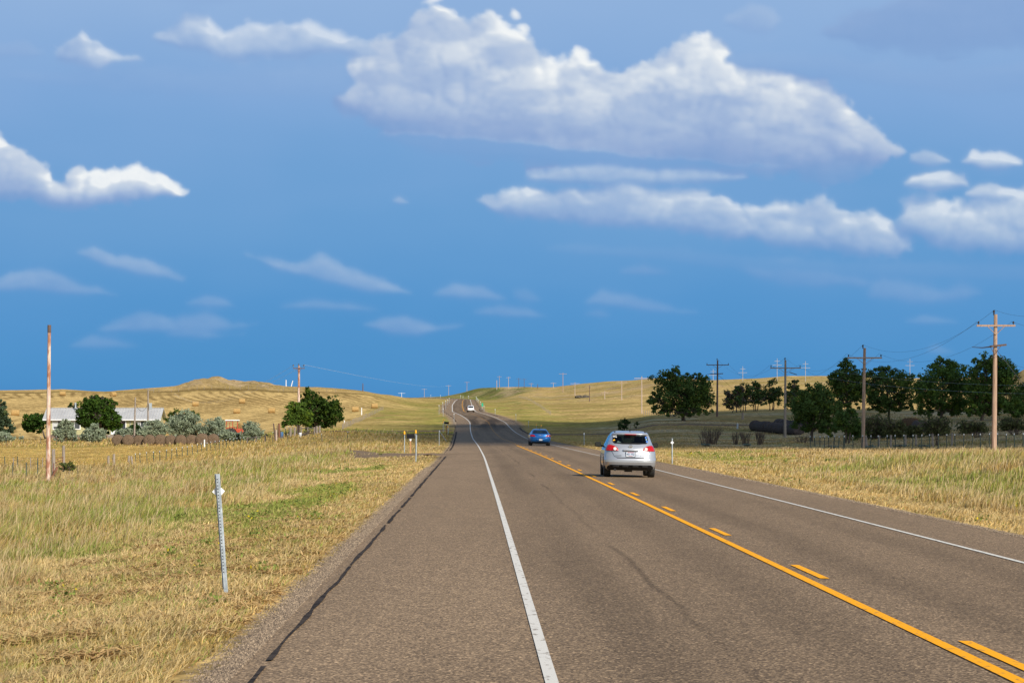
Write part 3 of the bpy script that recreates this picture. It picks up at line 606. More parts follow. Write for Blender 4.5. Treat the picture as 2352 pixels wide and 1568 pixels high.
def build_ground():
    az = np.concatenate([-np.geomspace(180, 13.6, 60), np.arange(-13.5, 15.5, .045), np.geomspace(15.7, 180, 60)])
    az = R(1) * az
    rad = np.concatenate([np.geomspace(4, 14, 16)[:-1], np.geomspace(14, 330, 300)[:-1], np.geomspace(330, 2200, 230)[:-1], np.geomspace(2200, 7000, 30)])
    A_, R_ = np.meshgrid(az, rad)
    x = (R_ * np.sin(A_)).ravel(); y = (R_ * np.cos(A_)).ravel()
    z = T(x, y, under=True)
    V = np.stack([x, y, z], 1)
    q = grid_quads(len(rad), len(az))
    ctr = len(V); V = np.vstack([V, [[0, 0, -.3]]])
    tr = np.array([[ctr, i, i + 1] for i in range(len(az) - 1)])
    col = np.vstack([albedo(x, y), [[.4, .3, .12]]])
    me = np_mesh("ground", V, quads=q[:, ::-1], tris=tr[:, ::-1], attrs={"Col": col, "edge": np.concatenate([np.clip(edge_d(x, y)[0], -1, 9), [0.0]])})
    m = bpy.data.materials.new("ground"); nt, p = nodes_of(m); L = nt.links.new
    p.inputs["Roughness"].default_value = 1.0; p.inputs["Specular IOR Level"].default_value = 0.0
    at = nt.nodes.new("ShaderNodeAttribute"); at.attribute_name = "Col"
    tc = nt.nodes.new("ShaderNodeTexCoord")
    ed = nt.nodes.new("ShaderNodeAttribute"); ed.attribute_name = "edge"
    gn = nt.nodes.new("ShaderNodeTexNoise"); gn.inputs["Scale"].default_value = 4.0; gn.inputs["Detail"].default_value = 6; L(tc.outputs["Object"], gn.inputs["Vector"])
    g1 = nt.nodes.new("ShaderNodeMath"); g1.operation = 'MULTIPLY_ADD'; g1.inputs[1].default_value = .8; L(gn.outputs[0], g1.inputs[0]); L(ed.outputs["Fac"], g1.inputs[2])
    g2 = nt.nodes.new("ShaderNodeMapRange"); g2.inputs[1].default_value = .42; g2.inputs[2].default_value = .64; g2.inputs[3].default_value = 1; g2.inputs[4].default_value = 0; L(g1.outputs[0], g2.inputs[0])
    gv = nt.nodes.new("ShaderNodeTexVoronoi"); gv.inputs["Scale"].default_value = 30; L(tc.outputs["Object"], gv.inputs["Vector"])
    gc = nt.nodes.new("ShaderNodeValToRGB"); L(gv.outputs["Color"], gc.inputs[0]); gc.color_ramp.elements[0].color = (.10, .078, .06, 1); gc.color_ramp.elements[1].color = (.36, .28, .205, 1)
    g3 = nt.nodes.new("ShaderNodeMix"); g3.data_type = 'RGBA'; L(g2.outputs[0], g3.inputs[0]); L(at.outputs["Color"], g3.inputs[6]); L(gc.outputs[0], g3.inputs[7])
    prev = g3.outputs[2]
    for sc_, lo, hi, stx in ((7.0, .62, 1.36, (1, .6, 1)), (1.1, .7, 1.28, (1, .35, 1)), (.16, .82, 1.16, (1, .35, 1))):
        mp = nt.nodes.new("ShaderNodeMapping"); mp.inputs["Scale"].default_value = stx; L(tc.outputs["Object"], mp.inputs[0])
        nz = nt.nodes.new("ShaderNodeTexNoise"); nz.inputs["Scale"].default_value = sc_; nz.inputs["Detail"].default_value = 5; L(mp.outputs[0], nz.inputs["Vector"])
        mr = nt.nodes.new("ShaderNodeMapRange"); mr.inputs[1].default_value = .3; mr.inputs[2].default_value = .7; mr.inputs[3].default_value = lo; mr.inputs[4].default_value = hi
        L(nz.outputs[0], mr.inputs[0])
        mu = nt.nodes.new("ShaderNodeMix"); mu.data_type = 'RGBA'; mu.blend_type = 'MULTIPLY'; mu.inputs[0].default_value = 1.0
        L(prev, mu.inputs[6]); L(mr.outputs[0], mu.inputs[7]); prev = mu.outputs[2]
    L(prev, p.inputs["Base Color"])
    nb = nt.nodes.new("ShaderNodeTexNoise"); nb.inputs["Scale"].default_value = 2.5; nb.inputs["Detail"].default_value = 6; L(tc.outputs["Object"], nb.inputs["Vector"])
    b = nt.nodes.new("ShaderNodeBump"); b.inputs["Strength"].default_value = .5; b.inputs["Distance"].default_value = .25; L(nb.outputs[0], b.inputs["Height"]); L(b.outputs[0], p.inputs["Normal"])
    tag(link_mesh("ground", me, m), kind="structure")
build_ground()

# ------------------------------------------------------------------ road
ROWS = np.concatenate([np.arange(-300, 0, 20), np.arange(0, 60, 1.0), np.geomspace(60, 1740, 420)])
def asphalt():
    m = bpy.data.materials.new("chip_seal"); nt, p = nodes_of(m); L = nt.links.new
    p.inputs["Roughness"].default_value = .85; p.inputs["Specular IOR Level"].default_value = .06
    tc = nt.nodes.new("ShaderNodeTexCoord"); at = nt.nodes.new("ShaderNodeAttribute"); at.attribute_name = "lane"
    sp = nt.nodes.new("ShaderNodeSeparateXYZ"); L(at.outputs["Vector"], sp.inputs[0])
    def math_(op, a, b=None, c=None):
        n = nt.nodes.new("ShaderNodeMath"); n.operation = op
        for i, q in enumerate((a, b, c)):
            if q is None: continue
            if isinstance(q, (int, float)): n.inputs[i].default_value = q
            else: L(q, n.inputs[i])
        return n.outputs[0]
    def noise(vec, scale, det=3.0, stx=(1, 1, 1)):
        mp = nt.nodes.new("ShaderNodeMapping"); mp.inputs["Scale"].default_value = stx; L(vec, mp.inputs[0])
        n = nt.nodes.new("ShaderNodeTexNoise"); n.inputs["Scale"].default_value = scale; n.inputs["Detail"].default_value = det; L(mp.outputs[0], n.inputs["Vector"]); return n.outputs[0]
    def rng_(v, a, b, c, d):
        n = nt.nodes.new("ShaderNodeMapRange"); n.interpolation_type = 'SMOOTHSTEP'
        for i, q in enumerate((a, b, c, d)): n.inputs[i + 1].default_value = q
        L(v, n.inputs[0]); return n.outputs[0]
    lat, along = sp.outputs[0], sp.outputs[1]
    vo = nt.nodes.new("ShaderNodeTexVoronoi"); vo.inputs["Scale"].default_value = 52.0; L(tc.outputs["Object"], vo.inputs["Vector"])
    rp = nt.nodes.new("ShaderNodeValToRGB"); L(vo.outputs["Color"], rp.inputs[0]); e = rp.color_ramp.elements
    e[0].position = 0.0; e[0].color = (0.0600, 0.0418, 0.0257, 1); e[1].position = 1.0; e[1].color = (0.6800, 0.4650, 0.2652, 1)
    a = e.new(.35); a.color = (0.1420, 0.0977, 0.0601, 1); a = e.new(.72); a.color = (0.2750, 0.1897, 0.1123, 1)
    # long wear: darker wheel paths, lighter shoulder
    wp = math_('COSINE', math_('MULTIPLY', math_('ADD', math_('ABSOLUTE', lat), -.9), 3.7))
    lane = math_('LESS_THAN', math_('ABSOLUTE', lat), 3.4)
    wear = math_('MULTIPLY', math_('MULTIPLY', rng_(wp, -.2, 1, 0, 1), lane), rng_(noise(at.outputs["Vector"], .35, 3, (1, .06, 1)), .3, .7, .35, 1))
    pat = rng_(noise(at.outputs["Vector"], .5, 4, (1.2, .12, 1)), .3, .7, .92, 1.07)
    big = rng_(noise(tc.outputs["Object"], 3.0, 4, (1, .5, 1)), .3, .7, .95, 1.05)
    sho = rng_(lat, -3.9, -3.0, 1.16, 1.0)
    shr = rng_(lat, 3.2, 3.9, 1.0, 1.10)
    # binder bled to the surface on the dip and climb
    bl = math_('MULTIPLY', math_('MULTIPLY', rng_(along, 405, 500, 0, 1), rng_(along, 560, 700, 1, .35)), rng_(noise(at.outputs["Vector"], .5, 3, (1.0, .03, 1)), .35, .55, .15, 1))
    bl = math_('MULTIPLY', bl, math_('MULTIPLY', rng_(lat, -3.6, -2.9, .1, 1), rng_(lat, 2.8, 3.4, 1, .1)))
    far_ = math_('MULTIPLY', rng_(along, 700, 800, 0, .55), rng_(math_('ABSOLUTE', math_('ADD', lat, -1.15)), .35, .9, 1, 0))
    bl = math_('MAXIMUM', bl, far_)
    seam_x = math_('ADD', math_('ADD', lat, 1.93), math_('MULTIPLY', math_('SUBTRACT', noise(at.outputs["Vector"], .3, 4, (0, .5, 1)), .5), .30))
    seam = math_('MULTIPLY', rng_(math_('ABSOLUTE', seam_x), .01, .065, 1, 0), rng_(noise(at.outputs["Vector"], .12, 3, (0, .4, 1)), .42, .62, 0, .42))
    k = math_('MULTIPLY', math_('MULTIPLY', pat, big), math_('MULTIPLY', sho, shr))
    k = math_('MULTIPLY', k, math_('SUBTRACT', 1.0, math_('MULTIPLY', wear, .20)))
    k = math_('MULTIPLY', k, math_('SUBTRACT', 1.0, math_('MULTIPLY', bl, .62)))
    k = math_('MULTIPLY', k, math_('SUBTRACT', 1.0, seam))
    mu = nt.nodes.new("ShaderNodeMix"); mu.data_type = 'RGBA'; mu.blend_type = 'MULTIPLY'; mu.inputs[0].default_value = 1
    L(rp.outputs[0], mu.inputs[6]); L(k, mu.inputs[7]); L(mu.outputs[2], p.inputs["Base Color"])
    b = nt.nodes.new("ShaderNodeBump"); b.inputs["Strength"].default_value = .45; b.inputs["Distance"].default_value = .006; L(vo.outputs["Distance"], b.inputs["Height"]); L(b.outputs[0], p.inputs["Normal"])
    return m
M_ROAD = asphalt()
def build_road():
    lats = [-HL - .02, -HL, -5.2, -4, -2.5, 0, 2.5, 4, 4.8, HR, HR + .02]
    V = []; UV = []
    for y in ROWS:
        cx, cz = road_x(y), road_z(y)
        jl = (float(vnoise(y / 1.7, 3.3, 5)) - .5) * .22 + (float(vnoise(y / .6, 8.3, 5)) - .5) * .08; jr = (float(vnoise(y / 1.9, 7.3, 6)) - .5) * .22
        for i, l in enumerate(lats):
            ll = l + (jl if i < 2 else 0) + (jr if i > 8 else 0)
            z = cz - .016 * min(abs(ll), 6.0) - (0.35 + .0008 * max(y, 0) if i in (0, len(lats) - 1) else 0)
            V.append((cx + ll, y, z)); UV.append((ll, y))
    me = np_mesh("road", np.array(V), quads=grid_quads(len(ROWS), len(lats)), smooth=False, attrs={"lane": np.array(UV)})
    tag(link_mesh("road", me, M_ROAD), kind="structure")
build_road()

def strip(name, l0, w, y0, y1, m, dz=.008, jit=0.0, far_w=0.0, seed=1, step=None):
    ys = [y0] + [float(y) for y in (ROWS if step is None else np.arange(y0, y1, step)) if y0 < y < y1] + [y1]
    V = []
    for y in ys:
        ww = w * (1 + far_w * max(0.0, min(1.0, (y - 300) / 600)))
        c = l0 + (float(vnoise(y / 2.2, 1.5, seed)) - .5) * jit * 2
        k = 1.0 if not jit else .35 + 1.3 * float(vnoise(y / .9, 4.5, seed + 3))
        for s in (-.5, .5):
            l = c + s * ww * k
            V.append((road_x(y) + l, y, road_z(y) - .016 * min(abs(l), 6.0) + dz + .00002 * y))
    return V, grid_quads(len(ys), 2)
def strips(name, specs, m):
    V = []; Q = []
    for sp in specs:
        v, q = strip(name, *sp[:4], m, **(sp[4] if len(sp) > 4 else {})); Q.append(q + len(V)); V += v
    me = np_mesh(name, np.array(V), quads=np.vstack(Q), smooth=False)
    return tag(link_mesh(name, me, m), kind="structure")
def paint(name, c, c2):
    m = mat(name, c, c2, scale=16, rough=.8, detail=10, lo=.29, hi=.43, spec=.1, stretch=(1, .35, 1))
    return m
M_WHITE = paint("white_line_paint", (.22, .175, .13), (.66, .62, .54)); M_YEL = paint("yellow_line_paint", (.36, .19, .05), (.93, .39, .006))
M_TAR = mat("tar", (.022, .019, .018), (.07, .055, .045), scale=7, rough=.95, spec=.03)
strips("white_edge_line", [(-3.44, .098, -200, 1735, {"far_w": 1.5}), (3.44, .09, -200, 1735, {"far_w": 1.5})], M_WHITE)
d0 = 19.8
dash = [(.14, .115, d0 + 12.19 * k, d0 + 12.19 * k + 3.05) for k in range(-6, 60)]
strips("yellow_centre_line", [(-.11, .115, -200, 236), (-.02, .13, 770, 1735)] + dash, M_YEL)
tar = []
y = 12.0
while y < 420:
    ln = random.uniform(5, 16) * (1 + y / 120)
    if not (150 < y < 190): tar.append((-5.68, .042 + .0004 * y, y, y + ln, {"jit": .022, "seed": int(y), "step": .3, "dz": .012}))
    y += ln + random.uniform(.2, 2.5)
for y in (405, 640, 790): tar.append((5.0, .22, y, y + 60, {"jit": .2, "seed": int(y), "step": 2.0, "dz": .02}))
strips("tar_seal", tar, M_TAR)

M_LANE = mat("gravel", (.16, .115, .08), (.25, .18, .118), scale=6, rough=1, bump=.4, spec=0)
def lane(name, pts, w, dz=.10):
    P = []
    for (x0, y0, w0), (x1, y1, w1) in zip(pts[:-1], pts[1:]):
        n = max(2, int(math.hypot(x1 - x0, y1 - y0) / .7))
        for k in range(n): P.append((lerp(x0, x1, k / n), lerp(y0, y1, k / n), lerp(w0, w1, k / n)))
    P.append(pts[-1]); P = np.array(P)
    P[:, 0] = _sm(P[:, 0], 7); P[:, 1] = _sm(P[:, 1], 7)
    tx = np.gradient(P[:, 0]); ty = np.gradient(P[:, 1]); ln = np.hypot(tx, ty); nx_, ny_ = -ty / ln, tx / ln
    k = np.linspace(-1, 1, 11)
    X = P[:, 0:1] + nx_[:, None] * k * P[:, 2:3] * .5 * w; Y = P[:, 1:2] + ny_[:, None] * k * P[:, 2:3] * .5 * w
    d, lat = edge_d(X, Y)
    Z = np.where(d < .35, pave_z(X, Y) + .004 - .02 * (d > 0), T(X, Y) + dz); Z = Z - (np.abs(k) > .95) * .16 * (d > .35)
    me = np_mesh(name, np.stack([X, Y, Z], -1).reshape(-1, 3), quads=grid_quads(len(P), 11))
    tag(link_mesh(name, me, M_LANE), kind="structure")
lane("farm_driveway", [(-1.2, 168.5, 13), (-3.2, 169, 9), (-5.2, 171, 5.5), (-7.2, 181, 2.4), (-9.5, 205, 1.6), (-13, 226, 2.2), (-18, 243, 4.5), (-24, 243, 4.5), (-30, 238, 4.5), (-37, 236, 4)], 1.0)
lane("farm_driveway", [(-3, 392, 10), (-6, 394, 5), (-10, 395, 4), (-18, 396, 4), (-24, 398, 4)], 1.0)
lane("farm_driveway", [(-3, 438, 10), (-6, 436, 5), (-10, 432, 4), (-16, 420, 4), (-22, 402, 4)], 1.0)
lane("side_road", [(7.4, 392, 14), (10, 393, 7), (18, 395, 5), (30, 400, 4.5), (44, 405, 4.5)], 1.0)

# ------------------------------------------------------------------ grass and weeds
M_GRASS = foliage_mat("grass", .22)
def blades(name, x, y, h, w, col, lean, seed):
    r_ = np.random.default_rng(seed); n = len(x)
    z = T(x, y) - .02
    yaw = r_.uniform(0, 2 * np.pi, n); px, py = np.cos(yaw) * w / 2, np.sin(yaw) * w / 2
    la = r_.normal(0, .38, n) * lean + .36 * lean; lb = r_.normal(0, .30, n) * lean
    mx, my, mz = x + la * h * .35, y + lb * h * .35, z + h * .6
    tx, ty, tz = x + la * h, y + lb * h, z + h * (1 - .25 * np.clip(la ** 2 + lb ** 2, 0, 1))
    V = np.stack([np.stack([x - px, y - py, z], 1), np.stack([x + px, y + py, z], 1), np.stack([mx + px * .75, my + py * .75, mz], 1),
                  np.stack([mx - px * .75, my - py * .75, mz], 1), np.stack([tx, ty, tz], 1)], 1).reshape(-1, 3)
    b = np.arange(n)[:, None] * 5
    q = b + np.array([[0, 1, 2, 3]]); t = b + np.array([[3, 2, 4]])
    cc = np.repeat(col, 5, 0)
    cc[0::5] *= .66; cc[1::5] *= .66          # root colour darkened for deeper shade low in the grass
    me = np_mesh(name, V, quads=q, tris=t, smooth=False, attrs={"Col": np.clip(cc, 0, 1)})
    return tag(link_mesh(name, me, M_GRASS), kind="stuff")
def grass_field():
    N = 2000000
    r_ = np.random.default_rng(21)
    y = np.exp(r_.uniform(math.log(16.5), math.log(430), N)); u = r_.uniform(-.27, .29, N); x = u * y
    d, lat, v, left, hayf, front, green, g = zones(x, y)
    n1 = fbm(x / 3.1, y / 4.2, 81, 4); n4 = fbm(x / 1.1, y / 1.3, 84, 3)
    mown = np.where(left, 1 - sstep(d + (n1 - .5) * 2.5, 4.0, 5.6), 1 - sstep(d + (n1 - .5) * 1.2, 1.9, 3.0)) * (1 - sstep(y, 230, 330))
    keep = (d > .12 + .35 * n4) & (r_.random(N) < np.where(d < .7, .45, 1)) & (hayf < .5)
    keep &= r_.random(N) < lerp(1.0, .8, mown) * (.35 + 1.0 * sstep(n4, .3, .55))
    keep &= ~((front > .3) & (r_.random(N) < .6)) & (r_.random(N) < lerp(1.0, .55, sstep(y, 150, 300)))
    # keep clear of the lanes
    for (xa, ya, xb_, yb, hw) in ((-7, 178, -9.5, 205, .6), (-9.5, 205, -18, 243, 1.0), (-18, 243, -38, 237, 3), (-3, 392, -24, 398, 2.4), (-3, 438, -22, 402, 2.4), (7.4, 392, 44, 405, 2.6), (-1.6, 169, -6.5, 172, 4.2)):
        ab = np.array([xb_ - xa, yb - ya], float); t = np.clip(((x - xa) * ab[0] + (y - ya) * ab[1]) / (ab @ ab), 0, 1)
        keep &= np.hypot(x - xa - ab[0] * t, y - ya - ab[1] * t) > hw
    x, y, d, left, front, green, mown, n1, n4, lat, v = [a[keep] for a in (x, y, d, left, front, green, mown, n1, n4, lat, v)]
    n = len(x); r1 = r_.random(n); r2 = r_.random(n)
    h_t = np.where(left, .22 + .20 * sstep(d, 5, 10) * (1 - .35 * sstep(y, 90, 160)), .22 + .17 * sstep(d, 4, 12)) * np.where(left, 1, (1 - .62 * sstep(y, 105, 170)) * (.62 + .38 * sstep(v, 1600, 2000))) * (.45 + .9 * n1) * (.55 + .7 * r1)
    h_m = (.045 + .10 * r1 ** 2 + .05 * n4) * 1.0
    h_t *= .45 + 1.25 * sstep(fbm(x / .9, y / 1.2, 87, 3), .3, .7)
    h = lerp(h_t, h_m, mown); h = np.where(front > .3, .10 + .1 * r1, h)
    h *= np.where((y > 300), .8, 1.0)
    w = .0052 + y * .00030 + lerp(0, .0, mown)
    w = w * (.7 + .6 * r2)
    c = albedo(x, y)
    reds = sstep(fbm(x / 2.6, y / 3.4, 88, 3), .52, .66); c = mixc(c, c_(.30, .17, .075), reds * .5 * (mown < .5))
    soil = sstep(fbm(x / .7, y / .7, 89, 3), .60, .7) * mown; c = mixc(c, c_(.24, .17, .10), soil * .6)
    pale = c_(.58, .45, .23); dark = c_(.24, .17, .06); grn = c_(.22, .265, .055)
    c = c * (.78 + .80 * r_.random(n) ** 1.2)[:, None]
    c = mixc(c, pale, (r1 > .80) * (1 - green * .6) * .7)
    c = mixc(c, dark, (r2 > .86) * .55)
    c = mixc(c, grn * (.8 + .5 * r1)[:, None], (r_.random(n) < (.03 + .05 * left + .55 * green)) * .85)
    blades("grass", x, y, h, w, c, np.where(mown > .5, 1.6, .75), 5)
    # seed heads and stems standing above the rough grass
    k = (mown < .3) & (front < .3) & (r_.random(n) < np.where(y < 220, .085, .03)) & (n4 > .42)
    xs, ys = x[k], y[k]; m = len(xs)
    blades("seed_grass", xs, ys, h[k] * 1.3 + .05, w[k] * .8, np.clip(np.tile(c_(.60, .46, .25), (m, 1)) * r_.uniform(.7, 1.15, (m, 1)), 0, 1), np.full(m, .6), 9)
    # dead matted straw lying on the mown verge
    N2 = 60000; y2 = np.exp(r_.uniform(math.log(16.5), math.log(70), N2)); x2 = r_.uniform(-.2, .0, N2) * y2
    d2, lat2 = edge_d(x2, y2); k = (d2 > .25) & (d2 < 4.6) & (fbm(x2 / .8, y2 / .8, 15, 3) > .53)
    x2, y2 = x2[k], y2[k]; m = len(x2); z2 = T(x2, y2) + .015 + r_.random(m) * .05
    a = r_.uniform(0, 6.28, m); l = r_.uniform(.05, .16, m); ww = .004 + y2 * .00018
    dx, dy = np.cos(a) * l, np.sin(a) * l; ox, oy = -np.sin(a) * ww, np.cos(a) * ww; dz = r_.normal(0, .02, m)
    V = np.stack([np.stack([x2 - dx - ox, y2 - dy - oy, z2 - dz], 1), np.stack([x2 + dx - ox, y2 + dy - oy, z2 + dz], 1), np.stack([x2 + dx + ox, y2 + dy + oy, z2 + dz + .004], 1), np.stack([x2 - dx + ox, y2 - dy + oy, z2 - dz + .004], 1)], 1).reshape(-1, 3)
    cc = np.repeat(mixc(np.tile(c_(.62, .42, .19), (m, 1)), c_(.36, .22, .09), r_.random(m)), 4, 0)
    me = np_mesh("cut_straw", V, quads=np.arange(m * 4).reshape(-1, 4), smooth=False, attrs={"Col": cc}); tag(link_mesh("cut_straw", me, M_GRASS), kind="stuff")
    # low green broadleaf weeds
    W = 34000; y3 = np.exp(r_.uniform(math.log(16.5), math.log(190), W)); x3 = r_.uniform(-.2, .23, W) * y3
    d3, lat3, v3, left3, hf3, fr3, gr3, g3 = zones(x3, y3)
    k = (d3 > .4) & (vnoise(x3 / .55, y3 / .55, 55) > lerp(.955, .80, gr3)); x3, y3 = x3[k], y3[k]; m = len(x3); rep = 14
    x3 = np.repeat(x3, rep) + r_.normal(0, .07, m * rep); y3 = np.repeat(y3, rep) + r_.normal(0, .07, m * rep)
    hh = r_.random(m * rep); z3 = T(x3, y3) + .02 + .16 * hh
    s = .018 + .00035 * y3; n3_ = m * rep
    e1 = r_.normal(0, 1, (n3_, 3)); e1 /= np.linalg.norm(e1, axis=1)[:, None]; e2 = np.cross(e1, r_.normal(0, 1, (n3_, 3))); e2 /= np.linalg.norm(e2, axis=1)[:, None]
    P = np.stack([x3, y3, z3], 1); e1 *= s[:, None]; e2 *= s[:, None] * .55
    V = np.stack([P - e1, P - e2, P + e1, P + e2], 1).reshape(-1, 3)
    cc = np.tile(c_(.17, .20, .05), (n3_, 1)) * r_.uniform(.7, 1.5, (n3_, 1)); cc = np.where((r_.random(n3_) < .05)[:, None], c_(.55, .42, .03), cc)
    me = np_mesh("weeds", V, quads=np.arange(n3_ * 4).reshape(-1, 4), smooth=False, attrs={"Col": np.repeat(cc, 4, 0)}); tag(link_mesh("weeds", me, M_GRASS), kind="stuff")
grass_field()

# loose chippings spilled along both pavement edges
def chippings():
    r_ = np.random.default_rng(33); N = 52000
    y = np.exp(r_.uniform(math.log(16.5), math.log(120), N)); side = r_.random(N) < .62
    d = np.abs(r_.normal(0, .16, N)) - .10
    x = road_x(y) + np.where(side, -HL - d, HR + d)
    dd, lat = edge_d(x, y); z = np.where(dd < .06, pave_z(x, y) + .004, T(x, y) + .002)
    s = r_.uniform(.004, .011, N) * (1 + y * .012)
    o = np.array([[1, 0, 0], [-.6, .8, 0], [-.6, -.8, 0], [.1, .1, .9]])
    a = r_.uniform(0, 6.28, N); ca, sa = np.cos(a), np.sin(a); sq = r_.uniform(.6, 1.3, N)
    V = np.empty((N, 4, 3))
    for k in range(4):
        V[:, k, 0] = x + (o[k, 0] * ca - o[k, 1] * sa * sq) * s; V[:, k, 1] = y + (o[k, 0] * sa + o[k, 1] * ca * sq) * s; V[:, k, 2] = z + o[k, 2] * s * 1.1
    t = (np.arange(N)[:, None, None] * 4 + np.array([[0, 1, 3], [1, 2, 3], [2, 0, 3]])).reshape(-1, 3)
    base = mixc(np.tile(c_(.11, .08, .057), (N, 1)), c_(.36, .27, .18), r_.random(N) ** 1.5)
    me = np_mesh("gravel", V.reshape(-1, 3), tris=t, smooth=False, attrs={"Col": np.repeat(base, 4, 0)})
    m = bpy.data.materials.new("chippings"); nt, p = nodes_of(m); at = nt.nodes.new("ShaderNodeAttribute"); at.attribute_name = "Col"; nt.links.new(at.outputs["Color"], p.inputs["Base Color"]); p.inputs["Roughness"].default_value = .9
    tag(link_mesh("gravel", me, m), kind="stuff")
chippings()

# ------------------------------------------------------------------ trees, bushes, shrubs
M_BARK = mat("bark", (.060, .045, .034), (.115, .088, .066), scale=5, rough=.95, bump=.6, stretch=(1, 1, .25))
M_LEAF = foliage_mat("leaves", .34)
M_TWIG = mat("twigs", (.075, .050, .036), (.13, .095, .07), scale=3, rough=.9)
def leafy(name, label, cat, group, vx, Y, lobes, col, trunk=.16, n=2600, leaf=.20, seed=1, dead=0.0, stems=1, spread=.9, var=.45, spiky=0.0, bare=.06):
    """lobes: (survey x, survey row, half width px, half height px). trunk stands at survey x, distance Y"""
    r_ = np.random.default_rng(seed); base = on(vx, Y); k = Y / FV
    root = empty(name, base, 0, label, cat, group)
    Ls = []
    for (lx, ly, rx, ry) in lobes:
        if group == GR: rx, ry = rx * 1.10, ry * 1.08
        Ls.append(((lx - vx) * k, r_.normal(0, .25) * rx * k, EYE - (ly - VPY) * k - base.z, rx * k, min(rx, ry * 1.4) * k * .95, ry * k))
    Ls = np.array(Ls); vol = Ls[:, 3] * Ls[:, 5]; vol = vol / vol.sum()
    # leaf clusters spread through each lobe, thicker towards the outside
    n = int(n * 2.1); ncl = max(16, int(n / 34)); leaf *= .86; li = r_.choice(len(Ls), ncl, p=vol)
    dirs = r_.normal(0, 1, (ncl, 3)); dirs /= np.linalg.norm(dirs, axis=1)[:, None]
    rad = r_.uniform(.30, 1.0, ncl) ** .55 * r_.uniform(.80, 1.12, ncl) * np.where(r_.random(ncl) < .16, 1.18, 1)
    ctr = Ls[li, :3] + dirs * rad[:, None] * Ls[li, 3:6]
    ctr[:, 2] = np.maximum(ctr[:, 2], .25)
    # trunk and limbs reach for the clusters
    tb = MB(); top = float(Ls[:, 2].mean()); fork = max(.35, min(Ls[:, 2] - Ls[:, 5] * .8) + .25)
    cen = np.average(Ls[:, :3], axis=0, weights=vol)
    for s_ in range(stems):
        o_ = Vector((r_.normal(0, .10) * stems, r_.normal(0, .1) * stems, 0)) if stems > 1 else Vector((0, 0, 0))
        f_ = o_ + Vector((cen[0] * .25 + r_.normal(0, .08), r_.normal(0, .06), fork))
        tb.tube([o_ + Vector((0, 0, -.25)), o_ * 1.0 + Vector((0, 0, .08)), (o_ + f_) / 2 + Vector((r_.normal(0, .05), 0, 0)), f_], [trunk * 1.5, trunk * 1.15, trunk * .95, trunk * .85], 8)
        for i, l in enumerate(Ls):
            if stems > 1 and i % stems != s_ % len(Ls) and len(Ls) > stems: continue
            c0 = Vector(l[:3]); m_ = f_.lerp(c0, .5) + Vector((r_.normal(0, .2), r_.normal(0, .2), .15)) * l[3] * .4
            tb.tube([f_, m_, c0], [trunk * .7, trunk * .45, trunk * .28], 6)
            ids = np.where(li == i)[0]
            for j in ids[:: max(1, len(ids) // 16)]:
                q = Vector(ctr[j]); s0 = m_ if r_.random() < .35 else c0
                tb.tube([s0, s0.lerp(q, .5) + Vector(r_.normal(0, .12, 3)) * l[3], q], [trunk * .24, trunk * .14, trunk * .05], 4)
    tb.build("trunk", M_BARK, root, smooth=True)
    cnt = r_.poisson(n / ncl, ncl) + 3
    ci = np.repeat(np.arange(ncl), cnt); m = len(ci)
    csz = r_.uniform(.6, 1.25, ncl) * np.minimum(Ls[li, 3], Ls[li, 5]) * .355
    off = r_.normal(0, 1, (m, 3)); off /= (1e-6 + np.linalg.norm(off, axis=1)[:, None]); off *= (r_.random(m) ** .5 * csz[ci])[:, None]
    off *= np.array([1.1, 1.1, .8])
    if spiky:
        out = dirs[ci] + np.array([.25, 0, .6]); out /= np.linalg.norm(out, axis=1)[:, None]; off += out * (r_.random(m) ** 2 * csz[ci] * spiky)[:, None]
    P = ctr[ci] + off; P[:, 2] = np.maximum(P[:, 2], .06)
    e1 = r_.normal(0, 1, (m, 3)); e1 /= np.linalg.norm(e1, axis=1)[:, None]; e2 = np.cross(e1, r_.normal(0, 1, (m, 3))); e2 /= np.linalg.norm(e2, axis=1)[:, None]
    s = leaf * r_.uniform(.55, 1.3, m)
    e1 *= s[:, None]; e2 *= (s * .55)[:, None]
    V = np.stack([P - e1, P - e2, P + e1, P + e2], 1).reshape(-1, 3)
    cc = np.tile(np.array(col), (m, 1)) * (1 - var / 2 + var * r_.random(ncl))[ci][:, None] * r_.uniform(.7, 1.35, (m, 1))
    yl = r_.random(ncl)[ci]; cc = np.where(((yl > .8) & (col[0] < .2))[:, None], cc * np.array([1.35, 1.18, .8]), cc)
    if dead: cc = np.where((r_.random(ncl)[ci] < dead)[:, None], np.array([.13, .105, .085]) * r_.uniform(.7, 1.2, (m, 1)), cc)
    me = np_mesh("crown", V, quads=np.arange(m * 4).reshape(-1, 4), smooth=False, attrs={"Col": np.repeat(np.clip(cc, 0, 1), 4, 0)})
    link_mesh("crown", me, M_LEAF, root)
    return root
